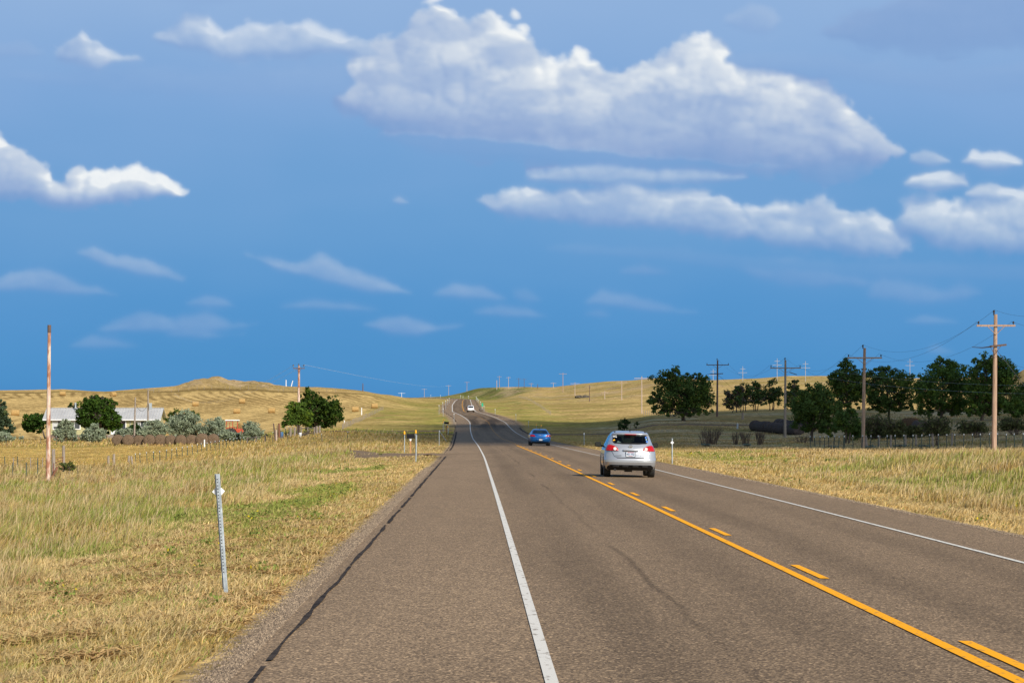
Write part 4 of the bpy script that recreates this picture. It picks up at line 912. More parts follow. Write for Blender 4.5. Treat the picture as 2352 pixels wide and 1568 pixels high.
def twiggy(label, vx, Y, half, top, n, seed, group, cat="shrub", name="bare_shrub", green=0):
    r_ = np.random.default_rng(seed); base = on(vx, Y); k = Y / FV
    root = empty(name, base, 0, label, cat, group); b = MB(); H = max(.3, EYE - (top - VPY) * k - base.z); W = half * k
    tips = []
    for i in range(n):
        x0 = r_.uniform(-.55, .55) * W; y0 = r_.uniform(-.4, .4) * W; h = H * r_.uniform(.55, 1.05)
        t = Vector((x0 * 1.7 + r_.normal(0, .12) * W, y0 * 1.6, h)); m_ = Vector((x0 * 1.15, y0 * 1.1, h * .5))
        b.tube([(x0 * .7, y0 * .7, -.1), m_, t], [.028, .02, .009], 4, cap=False); tips.append(t)
        for j in range(3):
            a = m_.lerp(t, r_.uniform(.1, .8)); b.tube([a, a + Vector((r_.normal(0, .22) * W * .8, r_.normal(0, .15) * W, r_.uniform(.12, .3) * H))], [.014, .006], 3, cap=False)
    b.build("stems", M_TWIG, root)
    if green:
        m = green; ti = r_.integers(0, len(tips), m); P = np.array([tips[i] for i in ti]) * np.stack([r_.uniform(.7, 1.25, m), r_.uniform(.7, 1.2, m), r_.uniform(.12, 1.0, m)], 1) + r_.normal(0, .22, (m, 3)) * W * .5; P[:, 2] = np.abs(P[:, 2])
        e1 = r_.normal(0, .12, (m, 3)); e2 = r_.normal(0, .07, (m, 3)); V = np.stack([P - e1, P - e2, P + e1, P + e2], 1).reshape(-1, 3)
        cc = np.tile(c_(.115, .125, .05), (m, 1)) * r_.uniform(.6, 1.4, (m, 1))
        link_mesh("foliage", np_mesh("foliage", V, quads=np.arange(m * 4).reshape(-1, 4), smooth=False, attrs={"Col": np.repeat(cc, 4, 0)}), M_LEAF, root)
    return root
DG, MG, BG_, OLV = (.088, .140, .040), (.08, .13, .03), (.105, .17, .032), (.30, .345, .235)
GR = "dark elms in the shaded pasture right of the road"
leafy("elm_tree", "broad round dark tree standing alone, nearest the highway right of the silver car", "tree", GR, 1570, 425,
      [(1568, 905, 52, 42), (1540, 880, 34, 30), (1600, 900, 38, 36), (1520, 925, 30, 22), (1620, 928, 26, 22), (1545, 860, 22, 14), (1598, 868, 26, 16), (1500, 912, 16, 16), (1566, 938, 44, 16), (1568, 948, 60, 11)], DG, .30, 5200, .26, 11, bare=.1)
leafy("elm_tree", "bushy dark tree with low crown in front of the long bale rows", "tree", GR, 1863, 283,
      [(1868, 930, 48, 36), (1840, 940, 28, 32), (1905, 938, 28, 34), (1872, 906, 34, 20), (1850, 975, 30, 18), (1900, 975, 28, 20)], DG, .17, 5200, .17, 12)
leafy("elm_tree", "small dark tree with forked trunk leaning beside the second big power pole", "tree", GR, 1945, 276,
      [(1952, 975, 30, 26), (1932, 968, 18, 20), (1970, 985, 18, 18), (1950, 950, 18, 12)], (.085, .14, .04), .10, 2000, .16, 13, stems=2)
leafy("elm_tree", "tall dark tree behind the small fork trunk tree, narrow pointed top", "tree", GR, 1946, 372,
      [(1948, 885, 38, 36), (1945, 925, 30, 14), (1942, 848, 20, 22), (1925, 872, 22, 20), (1968, 885, 22, 32), (1920, 905, 16, 16)], (.085, .14, .04), .2, 3400, .22, 14, bare=.1)
leafy("elm_tree", "dark round tree with bent bare trunk, left of the brown bale stack", "tree", GR, 2042, 378,
      [(2040, 895, 52, 40), (2060, 930, 34, 16), (2022, 932, 30, 14), (2010, 870, 24, 26), (2070, 885, 28, 34), (2035, 858, 26, 18), (2018, 912, 26, 22), (2078, 915, 20, 18)], DG, .17, 4200, .22, 15)
leafy("elm_tree", "wide ragged tree behind the brown bale stack with dead pale branches", "tree", GR, 2163, 366,
      [(2165, 885, 50, 46), (2130, 905, 30, 36), (2160, 938, 56, 16), (2195, 860, 30, 34), (2165, 840, 28, 22), (2205, 910, 26, 32), (2185, 935, 30, 18), (2115, 885, 16, 24)], (.095, .16, .042), .2, 6200, .22, 16)
leafy("elm_tree", "tallest tree of the pasture, behind the nearest power pole", "tree", GR, 2255, 360,
      [(2270, 878, 46, 46), (2295, 934, 54, 20), (2240, 938, 36, 16), (2262, 830, 26, 20), (2300, 860, 34, 34), (2245, 905, 26, 32), (2310, 905, 34, 36), (2285, 838, 24, 20), (2245, 865, 18, 24)], (.10, .165, .042), .22, 6500, .22, 17)
leafy("elm_tree", "dark tree cut off by the right edge of the picture", "tree", GR, 2365, 372,
      [(2355, 915, 34, 36), (2395, 900, 44, 50), (2340, 935, 20, 22)], DG, .2, 3000, .22, 18)
GB = "thin trees in the shelter belt at the far edge of the pasture"
for i, (vx, lob, d_, lab) in enumerate([
    (1686, [(1686, 915, 20, 22), (1676, 925, 12, 16), (1694, 900, 12, 12)], .35, "greyish half bare tree at the left end of the shelter belt"),
    (1708, [(1710, 902, 17, 24), (1702, 915, 16, 20)], .3, "second tree of the shelter belt, grey green with twiggy foot"),
    (1735, [(1736, 900, 18, 24), (1728, 915, 14, 18), (1744, 912, 14, 20)], .1, "slim green tree with several bare stems in the shelter belt"),
    (1772, [(1772, 898, 20, 26), (1762, 912, 15, 18), (1784, 905, 16, 22)], .05, "full green tree in the shelter belt just left of the third power pole"),
    (1822, [(1820, 892, 16, 22), (1812, 910, 14, 20), (1832, 905, 14, 22)], .15, "thin see through tree in the shelter belt right of the third power pole")]):
    leafy("shelter_tree", lab, "tree", GB, vx, 505 + i * 4, lob, (.08, .125, .045), .09, 1150, .24, 30 + i, dead=d_, stems=3, spiky=.5)
leafy("juniper", "small dark evergreen bush behind the silver car's roof", "bush", None, 1434, 336, [(1434, 974, 13, 11), (1428, 980, 10, 8), (1440, 968, 7, 6)], (.03, .062, .02), .06, 700, .10, 41, spiky=1.2)
leafy("juniper", "tiny dark sapling right of the evergreen bush above the silver car", "bush", None, 1461, 338, [(1461, 978, 5, 10), (1463, 972, 4, 6)], (.035, .07, .02), .03, 160, .09, 42, spiky=1.2)
GS = "leafless shrubs in the shaded pasture"
for i, (vx, Y, hf, tp, n, lab) in enumerate([
    (1634, 268, 26, 982, 60, "large leafless brown shrub right of the silver car"), (1618, 262, 14, 986, 14, "sparse leaning shrub at the left foot of the large leafless one"),
    (1690, 268, 11, 992, 22, "low thin leafless shrub between two denser ones"), (1712, 266, 15, 990, 36, "middle leafless shrub of the row, rounded and dense"),
    (1746, 266, 14, 989, 40, "right most leafless shrub of the row, left of the third power pole"), (1842, 276, 20, 1000, 26, "brown leafless shrub under the bushy dark tree"),
    (2246, 286, 18, 990, 34, "leafless brown shrub just left of the nearest power pole"), (2332, 288, 20, 986, 40, "leafless brown shrub at the right edge of the picture"), (2152, 252, 8, 1000, 14, "small dark dry bush in front of the green thickets")]):
    twiggy(lab, vx, Y, hf, tp, n, 60 + i, GS)
GT = "green thickets under the pasture trees"
for i, (vx, Y, hf, tp, lab) in enumerate([
    (2012, 300, 30, 952, "dense green thicket between the second pole and the bale stack"), (2056, 298, 22, 958, "green thicket with bare stems left of the bale stack"),
    (2100, 300, 18, 968, "low thicket in front of the brown bale stack"), (2150, 302, 30, 956, "broad green thicket right of the bale stack"),
    (2235, 304, 28, 962, "green thicket just left of the nearest pole foot"), (2325, 306, 26, 950, "green thicket at the right edge behind the leafless shrub")]):
    twiggy(lab, vx, Y, hf * 1.05, tp + (i * 37 % 11) + 2, 70, 80 + i, GT, cat="shrub", name="thicket", green=1000)

# left side: the farmstead's trees and silver bushes
GF = "green trees around the farmhouse"
leafy("ash_tree", "large dark green tree covering the middle of the farmhouse roof", "tree", GF, 232, 412,
      [(222, 950, 40, 30), (205, 935, 26, 22), (238, 930, 26, 18), (195, 962, 22, 18), (255, 962, 26, 26), (218, 918, 20, 12), (268, 975, 16, 16), (225, 982, 34, 16)], (.05, .095, .018), .2, 5600, .24, 51, dead=.08)
leafy("ash_tree", "low spreading dark tree at the left end of the farmhouse", "tree", GF, 104, 442,
      [(78, 968, 24, 18), (64, 978, 16, 12), (95, 962, 14, 16), (82, 984, 26, 10), (72, 960, 12, 8)], (.045, .088, .018), .14, 2200, .24, 52)
leafy("pine_tree", "tall greyish conifer cut by the left edge of the picture", "tree", GF, 8, 425,
      [(4, 985, 28, 14), (4, 968, 24, 16), (2, 950, 20, 18), (0, 932, 13, 14)], (.075, .11, .062), .14, 2400, .22, 53, spiky=.8)
leafy("ash_tree", "dark tree top showing over the roof behind the stove pipe", "tree", GF, 168, 468, [(168, 930, 10, 8), (172, 950, 12, 16), (162, 960, 9, 14)], (.05, .09, .02), .1, 600, .22, 54)
leafy("lilac_bush", "round dark green bush against the right part of the house wall", "bush", GF, 310, 424, [(310, 986, 17, 14), (302, 990, 11, 10), (320, 988, 11, 11)], (.035, .07, .02), .06, 1300, .18, 55, stems=2)
leafy("ash_tree", "dark yellow green tree rising behind the tall silver bushes", "tree", GF, 418, 418, [(414, 952, 26, 14), (400, 962, 18, 14), (440, 958, 14, 14), (415, 972, 26, 22)], (.06, .1, .02), .12, 1500, .22, 56, spiky=.8)
leafy("elm_tree", "smaller bright green tree left of the tall single power pole", "tree", GF, 682, 381,
      [(684, 955, 30, 24), (668, 962, 18, 18), (700, 962, 18, 20), (672, 932, 12, 16), (690, 935, 16, 14), (655, 972, 10, 10)], BG_, .10, 2800, .20, 57, stems=2)
leafy("elm_tree", "taller dark spiky tree right of the tall single power pole", "tree", GF, 722, 389,
      [(726, 945, 34, 28), (706, 915, 16, 18), (728, 918, 16, 14), (758, 945, 24, 26), (752, 920, 13, 11), (772, 962, 14, 14), (735, 972, 32, 12), (766, 932, 14, 12)], (.05, .09, .02), .18, 4200, .22, 58, spiky=1.1)
GO = "silver leaved bushes along the farm fence"
for i, (vx, Y, lob, lab) in enumerate([
    (148, 398, [(148, 992, 20, 20), (158, 975, 12, 12), (134, 998, 13, 15), (165, 1000, 12, 14), (145, 972, 9, 9)], "silver bush in front of the left windows of the house, right of the bare pole"),
    (213, 396, [(214, 998, 20, 18), (200, 1004, 16, 13), (228, 1000, 14, 16), (216, 980, 9, 9)], "silver bush below the large dark tree before the house"),
    (284, 398, [(284, 998, 17, 12), (294, 990, 9, 9), (272, 1002, 11, 9)], "small pale silver bush left of the leaning grey pole"),
    (346, 392, [(348, 988, 24, 20), (330, 998, 16, 13), (366, 985, 16, 18), (352, 972, 13, 10)], "rounded silver bush at the right end of the house"),
    (418, 394, [(420, 975, 30, 28), (400, 985, 22, 24), (444, 970, 20, 24), (452, 992, 16, 18), (425, 952, 18, 12)], "largest and tallest silver bush behind the old bale row"),
    (490, 392, [(490, 985, 22, 22), (505, 972, 14, 14), (474, 995, 16, 16), (508, 995, 13, 14)], "silver bush left of the red tractor"),
    (530, 388, [(530, 1000, 18, 10), (545, 1002, 16, 9), (518, 998, 11, 11)], "low silver bush in front of the red tractor"),
    (580, 386, [(578, 992, 20, 20), (592, 1000, 16, 13), (570, 978, 11, 11), (564, 1000, 13, 12)], "silver bush right of the red tractor beside the rail fence"),
    (12, 402, [(10, 1003, 16, 10), (22, 1006, 13, 7)], "low grey scrub under the conifer at the left edge")]):
    leafy("silver_bush", lab, "bush", GO, vx, Y, lob, OLV, .06, int(1300 + 26 * sum(l[2] for l in lob)), .15, 90 + i, stems=3, var=.35, spiky=.6)
leafy("sage_bush", "short pale sagebrush on the bare yard left of the bare pole", "bush", None, 49, 396, [(49, 1004, 6, 6), (46, 1000, 3, 4)], OLV, .03, 200, .10, 120)
leafy("weed_clump", "green weed clump at the foot of the open gate", "weed", None, 152, 172, [(155, 1068, 15, 10), (146, 1070, 10, 9), (163, 1072, 9, 8), (153, 1076, 18, 7)], (.13, .16, .05), .012, 900, .05, 121, spiky=1.5, stems=4)
for i, (vx, Y, w_, lab) in enumerate([(1622, 236, 12, "pale blue green sagebrush below the large leafless shrub"), (1716, 240, 9, "pale sagebrush below the middle leafless shrub"), (1915, 226, 10, "pale sagebrush at the left end of the green steel posts"), (2000, 228, 12, "pale sagebrush just right of the second power pole"), (2068, 230, 20, "widest pale sagebrush patch behind the green steel posts"), (2122, 228, 14, "pale sagebrush right of the widest sagebrush patch")]):
    leafy("sage_bush", lab, "bush", "low sagebrush in the shaded pasture", vx, Y, [(vx, 1028, w_, 6), (vx - w_ * .5, 1030, w_ * .5, 4), (vx + w_ * .55, 1030, w_ * .5, 4)], (.22, .28, .24), .02, 420, .06, 130 + i, stems=3, var=.3, spiky=.6)

# ------------------------------------------------------------------ materials for built things
M_WOOD = mat("weathered_pole", (.30, .185, .125), (.46, .32, .23), scale=3, rough=.9, stretch=(6, 6, .35), bump=.3)
M_WOODR = mat("rusty_pole", (.34, .155, .09), (.66, .50, .40), scale=2.2, rough=.95, stretch=(2.2, 2.2, .5), bump=.4, lo=.42, hi=.56, detail=8)
M_WOODD = mat("dark_pole", (.085, .055, .045), (.15, .10, .08), scale=3, rough=.9, stretch=(6, 6, .35))
M_GREYW = mat("grey_wood", (.20, .16, .125), (.34, .285, .235), scale=5, rough=.95, stretch=(4, 4, .4), bump=.3)
M_PALEP = mat("pale_pole", (.38, .28, .22), (.52, .42, .35), scale=3, rough=.9, stretch=(4, 4, .4))
M_PALET = mat("bleached_pole", (.34, .32, .31), (.44, .41, .39), scale=3, rough=.9)
M_INS = mat("insulator", (.035, .03, .035), rough=.3)
M_GALV = mat("galvanised_steel", (.28, .32, .35), (.48, .53, .56), scale=14, rough=.55, metal=.3)
M_TPOST = mat("green_post_paint", (.035, .06, .045), (.06, .075, .06), scale=9, rough=.8)
M_TIP = mat("white_post_tip", (.5, .53, .56), rough=.8)
M_RUST = mat("rust", (.16, .065, .035), (.26, .12, .07), scale=8, rough=.95)
M_AMBER = mat("amber_reflector", (.95, .42, .015), rough=.35)
M_WHITE_P = mat("white_paint", (.74, .75, .76), (.82, .82, .82), scale=6, rough=.55)
M_BLACK = mat("black_plastic", (.012, .012, .014), rough=.8, spec=.15)
M_WIRE = mat("wire", (.05, .055, .06), rough=.6, metal=.5)
M_WIREP = mat("aluminium_wire", (.62, .66, .70), rough=.5, metal=.3)

# ------------------------------------------------------------------ utility poles
def pole(label, vx, Y, top, arms=(), m=None, rad=.15, lean=0.0, cat="utility pole", name="utility_pole", group=None, rz=0.0, split=True, sink=.3, extra=None):
    """arms: (metres below top, half length, material, insulators, braces)"""
    b = on(vx, Y); H = hz(top, Y) - b.z; m = m or M_WOOD
    root = empty(name, b, rz, label, cat, group); sh = MB(); lx = lean * H
    sh.tube([(0, 0, -sink), (lx * .5, 0, H * .5), (lx, 0, H)], [rad, rad * .84, rad * .66], 10); sh.build("shaft", m, root, smooth=False)
    for (dn, hl, am, ins, br) in arms:
        z = H - dn; cx_ = lx * (z / H)
        a = MB().box((cx_, -rad * .9, z), (hl * 2, .10, .125)).build("crossarm", am, root)
        if br:
            q = MB()
            for s in (-1, 1): q.tube([(cx_ + s * hl * .45, -rad * 1.2, z - .04), (cx_, -rad * 1.0, z - .62)], .022, 5)
            q.build("brace", am, root)
        for xx in ins:
            prof = [(.02, 0), (.022, .07), (.075, .08), (.06, .13), (.085, .145), (.05, .20), (.055, .22), (.02, .25)]
            MB().lathe(prof, 8, 'Z', (cx_ + xx, -rad * .9, z + .06)).build("insulator", M_INS, root)
    if extra: extra(root, H)
    return root, b, H
def top_ins(root, H):
    MB().lathe([(.05, -.05), (.06, .05), (.03, .10), (.09, .12), (.07, .2), (.09, .22), (.04, .30)], 8, 'Z', (0, 0, H)).build("insulator", M_INS, root)
def near_kit(root, H):
    top_ins(root, H)
    MB().box((.25, -.19, H - 2.15), (1.15, .1, .13), ry=-.10).build("lower_crossarm", M_WOODD, root)
    MB().tube([(-.20, -.24, H - 2.22), (-.85, -.3, H - 2.30), (-1.55, -.3, H - 2.26)], [.05, .035, .02], 6).build("cable_end", M_INS, root)
    q = MB(); q.tube([(-.3, -.2, H - 2.2), (0, -.18, H - 2.75)], .02, 5); q.tube([(.45, -.2, H - 2.15), (0, -.18, H - 2.8)], .02, 5); q.build("brace", M_WOODD, root)
    MB().box((-.12, -.16, H - 2.95), (.22, .1, .06)).build("bracket", M_INS, root)
def second_kit(root, H):
    top_ins(root, H); MB().box((-.1, -.15, H - 1.95), (.25, .08, .06)).build("bracket", M_INS, root)
def third_kit(root, H):
    top_ins(root, H)
    MB().box((.15, -.2, H - 3.4), (.3, .06, .05)).build("bracket", M_INS, root); MB().box((.2, -.2, H - 4.0), (.3, .06, .05)).build("bracket", M_INS, root)
    MB().tube([(.5, -.25, H - 1.45), (1.4, -.3, H - 1.75)], .045, 6).build("lower_crossarm", M_WOODD, root)
def fourth_kit(root, H):
    top_ins(root, H)
    MB().box((-.05, -.2, H - 2.3), (2.1, .1, .14), ry=-.04).build("lower_crossarm", M_WOODD, root)
    MB().tube([(-1.0, -.25, H - 2.33), (-1.75, -.25, H - 2.40)], [.05, .02], 6).build("cable_end", M_INS, root)
GP = "wooden power poles along the right side of the highway"
PA = pole("nearest and tallest power pole at the right edge, crossarm with dark cable bracket below", 2283, 186, 722, [(.78, 1.33, M_WOOD, (-1.2, 1.2), True)], M_WOOD, .19, .012, group=GP, extra=near_kit)
PB = pole("second large power pole, wide crossarm, between the bushy tree and the bent trunk tree", 1982, 250, 799, [(.92, 1.6, M_WOOD, (-1.5, 1.5), True)], M_WOOD, .19, .017, group=GP, extra=second_kit)
PC = pole("third power pole beside the long bale rows, crossarm against the sky", 1803, 325, 827, [(.95, 1.85, M_GREYW, (-1.75, 1.75), True)], M_GREYW, .18, .006, group=GP, extra=third_kit)
PD = pole("dark double crossarm pole just right of the lone round tree", 1647, 455, 827, [(.8, 1.9, M_WOODD, (-1.8, 1.8), True)], M_WOODD, .19, .01, group=GP, extra=fourth_kit)
far = [  # survey x, distance, top row, half arm, material, label
 (1474, 690, 864, 1.9, M_PALEP, "pale pole left of the lone round tree, top level with the hill crest"),
 (1428, 960, 875, 2.0, M_PALEP, "slim pale pole on the right hillside, tallest of the mid hill group"),
 (1389, 1000, 898, 1.4, M_PALEP, "thin pale pole between the slim pale pole and the bare dark pole"),
 (1354, 980, 884, .45, M_WOODD, "bare dark brown pole alone in the hillside pasture"),
 (1320.5, 1150, 878, 1.9, M_PALEP, "reddish pole with drooping arm near the dark rocks on the hillside"),
 (1293, 1290, 856, 1.9, M_WOOD, "tall dark pole on the hill crest, highest of the skyline poles"),
 (1271, 1560, 878, 1.6, M_PALEP, "short pale pole just left of the highest skyline pole"),
 (1220, 1570, 879, 1.5, M_WOOD, "small skyline pole at the dip between two pole groups"),
 (1204, 1560, 869, 1.4, M_WOODD, "right hand dark pole of the close skyline pair"),
 (1191.5, 1570, 868, 1.4, M_WOODD, "left hand dark pole of the close skyline pair"),
 (1168, 1580, 865, 1.4, M_PALEP, "pale skyline pole left of the close dark pair"),
 (1147, 1600, 863, 1.4, M_WOOD, "skyline pole above the right shoulder of the cutbank"),
 (1072.5, 1780, 876, 1.8, M_WOOD, "skyline pole just left of the white pickup's road crest"),
 (1030.5, 1900, 884, 1.9, M_PALEP, "pale pole left of the road crest, above the curve"),
 (974.5, 1850, 892, 1.9, M_PALEP, "pale crossarm pole standing over the left verge skyline"),
 (922.5, 1700, 901, 2.2, M_WHITE_P, "lowest far pole, only its white crossarm above the left skyline")]
for vx, Y, tp, ha, m, lab in far:
    pole(lab, vx, Y, tp, [(.5 if ha > 1 else .9, ha, m, (), False)], m, .15, .0, group="far power poles along the skyline")
pole("thin pale post at the left end of the skyline pole row", 1141, 1590, 873, (), M_PALEP, .22, name="marker_post", cat="post")
pole("short dark stub post on the right hill crest", 1235, 1500, 882, (), M_WOODD, .2, name="marker_post", cat="post")
pole("dark bare pole standing alone on the left skyline", 833.5, 1010, 880, (), M_WOODD, .2, group=None)
for vx, Y, tp, lab in ((1638, 1240, 847, "pale two armed transmission pole just left of the dark double crossarm pole"), (1706, 1230, 841, "pale two armed transmission pole over the shelter belt's left end"), (1785, 1180, 823, "tallest pale two armed transmission pole, left of the third power pole"), (1850, 1150, 829, "pale two armed transmission pole behind the bushy dark tree"), (2090, 1180, 824, "pale two armed transmission pole between the pasture trees")):
    pole(lab, vx, Y, tp, [(1.2, 1.2, M_PALET, (), False), (2.9, 2.0, M_PALET, (), False)], M_PALET, .13, group="pale transmission poles beyond the right hill", name="transmission_pole")
pole("tall bare rusty brown pole without wires at the left edge", 110, 166, 747, (), M_WOODR, .145, .009, name="bare_pole", cat="pole", extra=lambda r_, H: MB().tube([(.0088 * H, 0, H - .45), (.009 * H, 0, H + .02)], .112, 10).build("charred_top", M_WOODD, r_))
def left_kit(root, H):
    for s in (-1, 0, 1): MB().lathe([(.03, 0), (.10, .05), (.07, .16), (.11, .18), (.05, .3)], 8, 'Z', (s * .75, -.12, H - .12 + (.12 if s == 0 else 0))).build("insulator", M_INS, root)
PL = pole("tall single power pole with short dark crossarm rising from the two left trees", 686, 384, 840, [(.35, .85, M_WOODD, (), True)], M_WOODR, .21, .004, extra=left_kit)
def box_kit(root, H):
    t = MB().box((.42, -.16, H - 2.55), (.42, .32, .95), bevel=.03).build("transformer", M_GALV, root); MB().box((.25, -.1, H - 2.3), (.2, .1, .08)).build("bracket", M_INS, root)
    MB().box((.45, -.12, H - .12), (1.1, .07, .08)).build("crossarm", M_GREYW, root)
P2 = pole("grey pole with a pale metal transformer box behind the house", 339.5, 404, 893.5, (), M_GREYW, .15, .006, extra=box_kit)
P1 = pole("leaning grey pole in front of the house, without crossarm", 308, 392, 912.5, (), M_GREYW, .15, .028)

def wire(label, a, b, sag, r_=.0075, m=None, n=18, name="power_line"):
    a, b = Vector(a), Vector(b); P = [a.lerp(b, i / n) - Vector((0, 0, 4 * sag * (i / n) * (1 - i / n))) for i in range(n + 1)]
    o = MB().tube(P, r_, 4).build(name, m or M_WIRE); return tag(o, label, "wire")
def at(Pp, x, dz): return (Pp[1].x + x + (0), Pp[1].y - .2, Pp[1].z + Pp[2] + dz)
PO = pole("next power pole of the line, outside the picture to the right", 2600, 126, 655, [(.8, 1.3, M_WOOD, (-1.2, 1.2), True)], M_WOOD, .19, 0, group=GP, extra=top_ins)
OFF = Vector((PO[1].x, PO[1].y - .2, PO[1].z + PO[2]))
seg = [(PA, PB), (PB, PC), (PC, PD)]
nm = ["between the nearest and second power poles", "between the second and third power poles", "between the third and dark double crossarm poles"]
sgs = [1.6, 2.0, 2.6]
hl = [1.2, 1.5, 1.75, 1.8]
for i, (p, q) in enumerate(seg):
    wire("uppermost wire from pole top to pole top " + nm[i], at(p, .0, .3), at(q, 0, .3), sgs[i])
    wire("wire on the left crossarm ends " + nm[i], at(p, -hl[i], -.5), at(q, -hl[i + 1], -.55), sgs[i])
    wire("wire on the right crossarm ends " + nm[i], at(p, hl[i], -.5), at(q, hl[i + 1], -.55), sgs[i])
    wire("lowest slack wire " + nm[i], at(p, -.1, -2.9), at(q, -.1, -3.0), sgs[i] * 1.1)
wire("top wire leaving the nearest pole at the right edge", at(PA, 0, .3), OFF + Vector((0, 0, .3)), 1.0)
wire("crossarm wire leaving the nearest pole at the right edge", at(PA, 1.2, -.5), OFF + Vector((1.3, 0, -.5)), 1.0)
wire("lower wire leaving the nearest pole at the right edge", at(PA, .1, -2.9), OFF + Vector((0, 0, -3)), 1.0)
wire("guy wire slanting down right from the nearest pole", at(PA, .1, -2.4), (PA[1].x + 5.2, PA[1].y - 2, Tz(PA[1].x + 5.2, PA[1].y - 2)), 0.0, .018, name="guy_wire")
wire("guy wire slanting down right from the dark double crossarm pole", at(PD, .1, -2.4), (PD[1].x + 8.0, PD[1].y + 3, Tz(PD[1].x + 8, PD[1].y + 3)), 0.0, .02, name="guy_wire")
for dz, lab in ((0, "upper"), (-1.9, "lower")):
    wire(lab + " thin pale line crossing in front of the pasture trees", (bx(1905, 330), 330, hz(850 if dz == 0 else 868, 330)), (bx(2420, 190), 190, hz(887 if dz == 0 else 905, 190)), .4, .0075, M_GALV)
for dx, lab in ((-.7, "upper"), (.75, "lower")):
    wire(lab + " pale wire running from the single left pole down over the knoll", at(PL, dx, .1), (bx(400, 900), 900, hz(903 if dx < 0 else 906, 900)), 4.0, .014, M_WIREP)
wire("long pale wire running right from the single left pole to the skyline", at(PL, .8, .15), (bx(1030, 1850), 1850, hz(886, 1850)), 1.5, .018, M_WIREP, 30)
wire("drooping service cable between the two grey farm poles", at(P1, .028 * P1[2], -.75), at(P2, .0, -2.3), 1.1, .025)

# ------------------------------------------------------------------ fences
def tpost_mesh(h):
    return MB().box((0, 0, h / 2 - .15), (.055, .055, h + .3)).mesh("post"), MB().box((0, 0, h - .05), (.058, .058, .11)).mesh("tip")
def fence(name, label, pts, h=1.0, kind="t", wires=3, group=None, wm=None, tips=True, cat="fence", thick=.12):
    """pts: list of (survey x, distance)"""
    P = [on(*p) for p in pts]; root = empty(name, P[0], 0, label, cat, group)
    if kind == "t":
        pm, tm = tpost_mesh(h); pm.materials.append(M_TPOST); tm.materials.append(M_TIP)
    else:
        pm = MB().tube([(0, 0, -.2), (0, 0, h)], [thick * .55, thick * .5], 8).mesh("post"); pm.materials.append(M_GREYW)
    for i, p in enumerate(P):
        o = link_mesh("post", pm, None, root); o.location = p - P[0]; o.rotation_euler = (random.gauss(0, .03), random.gauss(0, .04), random.random())
        if kind == "t" and tips:
            t = link_mesh("tip", tm, None, o)
    w = MB()
    for k in range(wires):
        z = h * (.35 + .55 * k / max(1, wires - 1))
        for a, b in zip(P[:-1], P[1:]): w.tube([a - P[0] + Vector((0, 0, z)), b - P[0] + Vector((0, 0, z))], .006, 3, cap=False)
    if wires: w.build("wire", wm or M_WIRE, root)
    return root
def along(a, b, n, jit=0):
    return [(lerp(a[0], b[0], i / (n - 1)) + random.uniform(-jit, jit), lerp(a[1], b[1], i / (n - 1))) for i in range(n)]
xs_ = [480, 540, 633, 722, 805, 888, 962, 1036, 1106, 1177, 1245, 1308, 1372, 1434, 1487, 1545, 1602, 1653, 1701, 1749, 1798, 1838, 1885, 1930]
fence("wire_fence", "steel post fence with white tips climbing from the driveway to the rail fence", [((400 + x / 3.36) / 1.7415, lerp(252, 360, (i / 23) ** 1.05)) for i, x in enumerate(xs_)], 1.05)
fence("wire_fence", "steel post fence behind the old bale row along the house yard", [(14, 382), (54, 382), (93.5, 382), (130, 384), (168, 386), (205, 386), (250, 386), (285, 386), (345, 386), (405, 386), (460, 384), (500, 383)], 1.25)
fence("wire_fence", "low dark steel posts in the long grass left of the bare pole", [(29, 176), (60, 178), (87, 181)], 1.15, tips=False, wires=2)
fence("wire_fence", "short row of dark posts and wire at the left edge of the hay field", [(-20, 232), (11, 232), (40, 232)], 1.1, tips=False, wires=2)
fence("wire_fence", "steel posts below the smaller bright green tree", [(626, 352), (635.5, 356), (645, 362), (655, 372), (663, 376), (672, 378)], 1.3)
fence("wire_fence", "two lone steel posts in the long grass before the two left trees", [(661, 342), (740, 330), (798, 338)], 1.05, wires=2)
fence("wire_fence", "green steel post fence crossing the shaded pasture right of the road", along((1940, 216), (2350, 196), 22), 1.2)
fence("wire_fence", "steel post fence running back toward the bushy dark tree", along((1862, 246), (1936, 220), 8), 1.15)
f2 = fence("wood_fence", "sparse grey wooden post fence behind the green steel posts", [(1991, 240), (2018, 240), (2046, 241), (2080, 242), (2104, 242), (2143, 243), (2186, 244)], 1.25, "w", 2, thick=.2)
fence("wood_fence", "old wooden post fence climbing the edge of the hay meadow", [(786.6 + 93 * t_ ** 1.0, 440 + 330 * t_) for t_ in np.linspace(0, 1, 34)], 1.0, "w", 1, thick=.13)
fence("wood_fence", "straight wooden fence running up the right hillside toward the crest", [(lerp(1265, 1192, t_), lerp(700, 1200, t_)) for t_ in np.linspace(0, 1, 28)], 1.0, "w", 1, thick=.13)
fence("wood_fence", "wooden fence on the slope left of the lone round tree", along((1478, 590), (1550, 470), 16), 1.0, "w", 1, thick=.11)
fence("wire_fence", "thin post line along the crest below the rocky knoll", along((350, 935), (775, 945), 22, 6), 1.3, "w", 0, thick=.10)
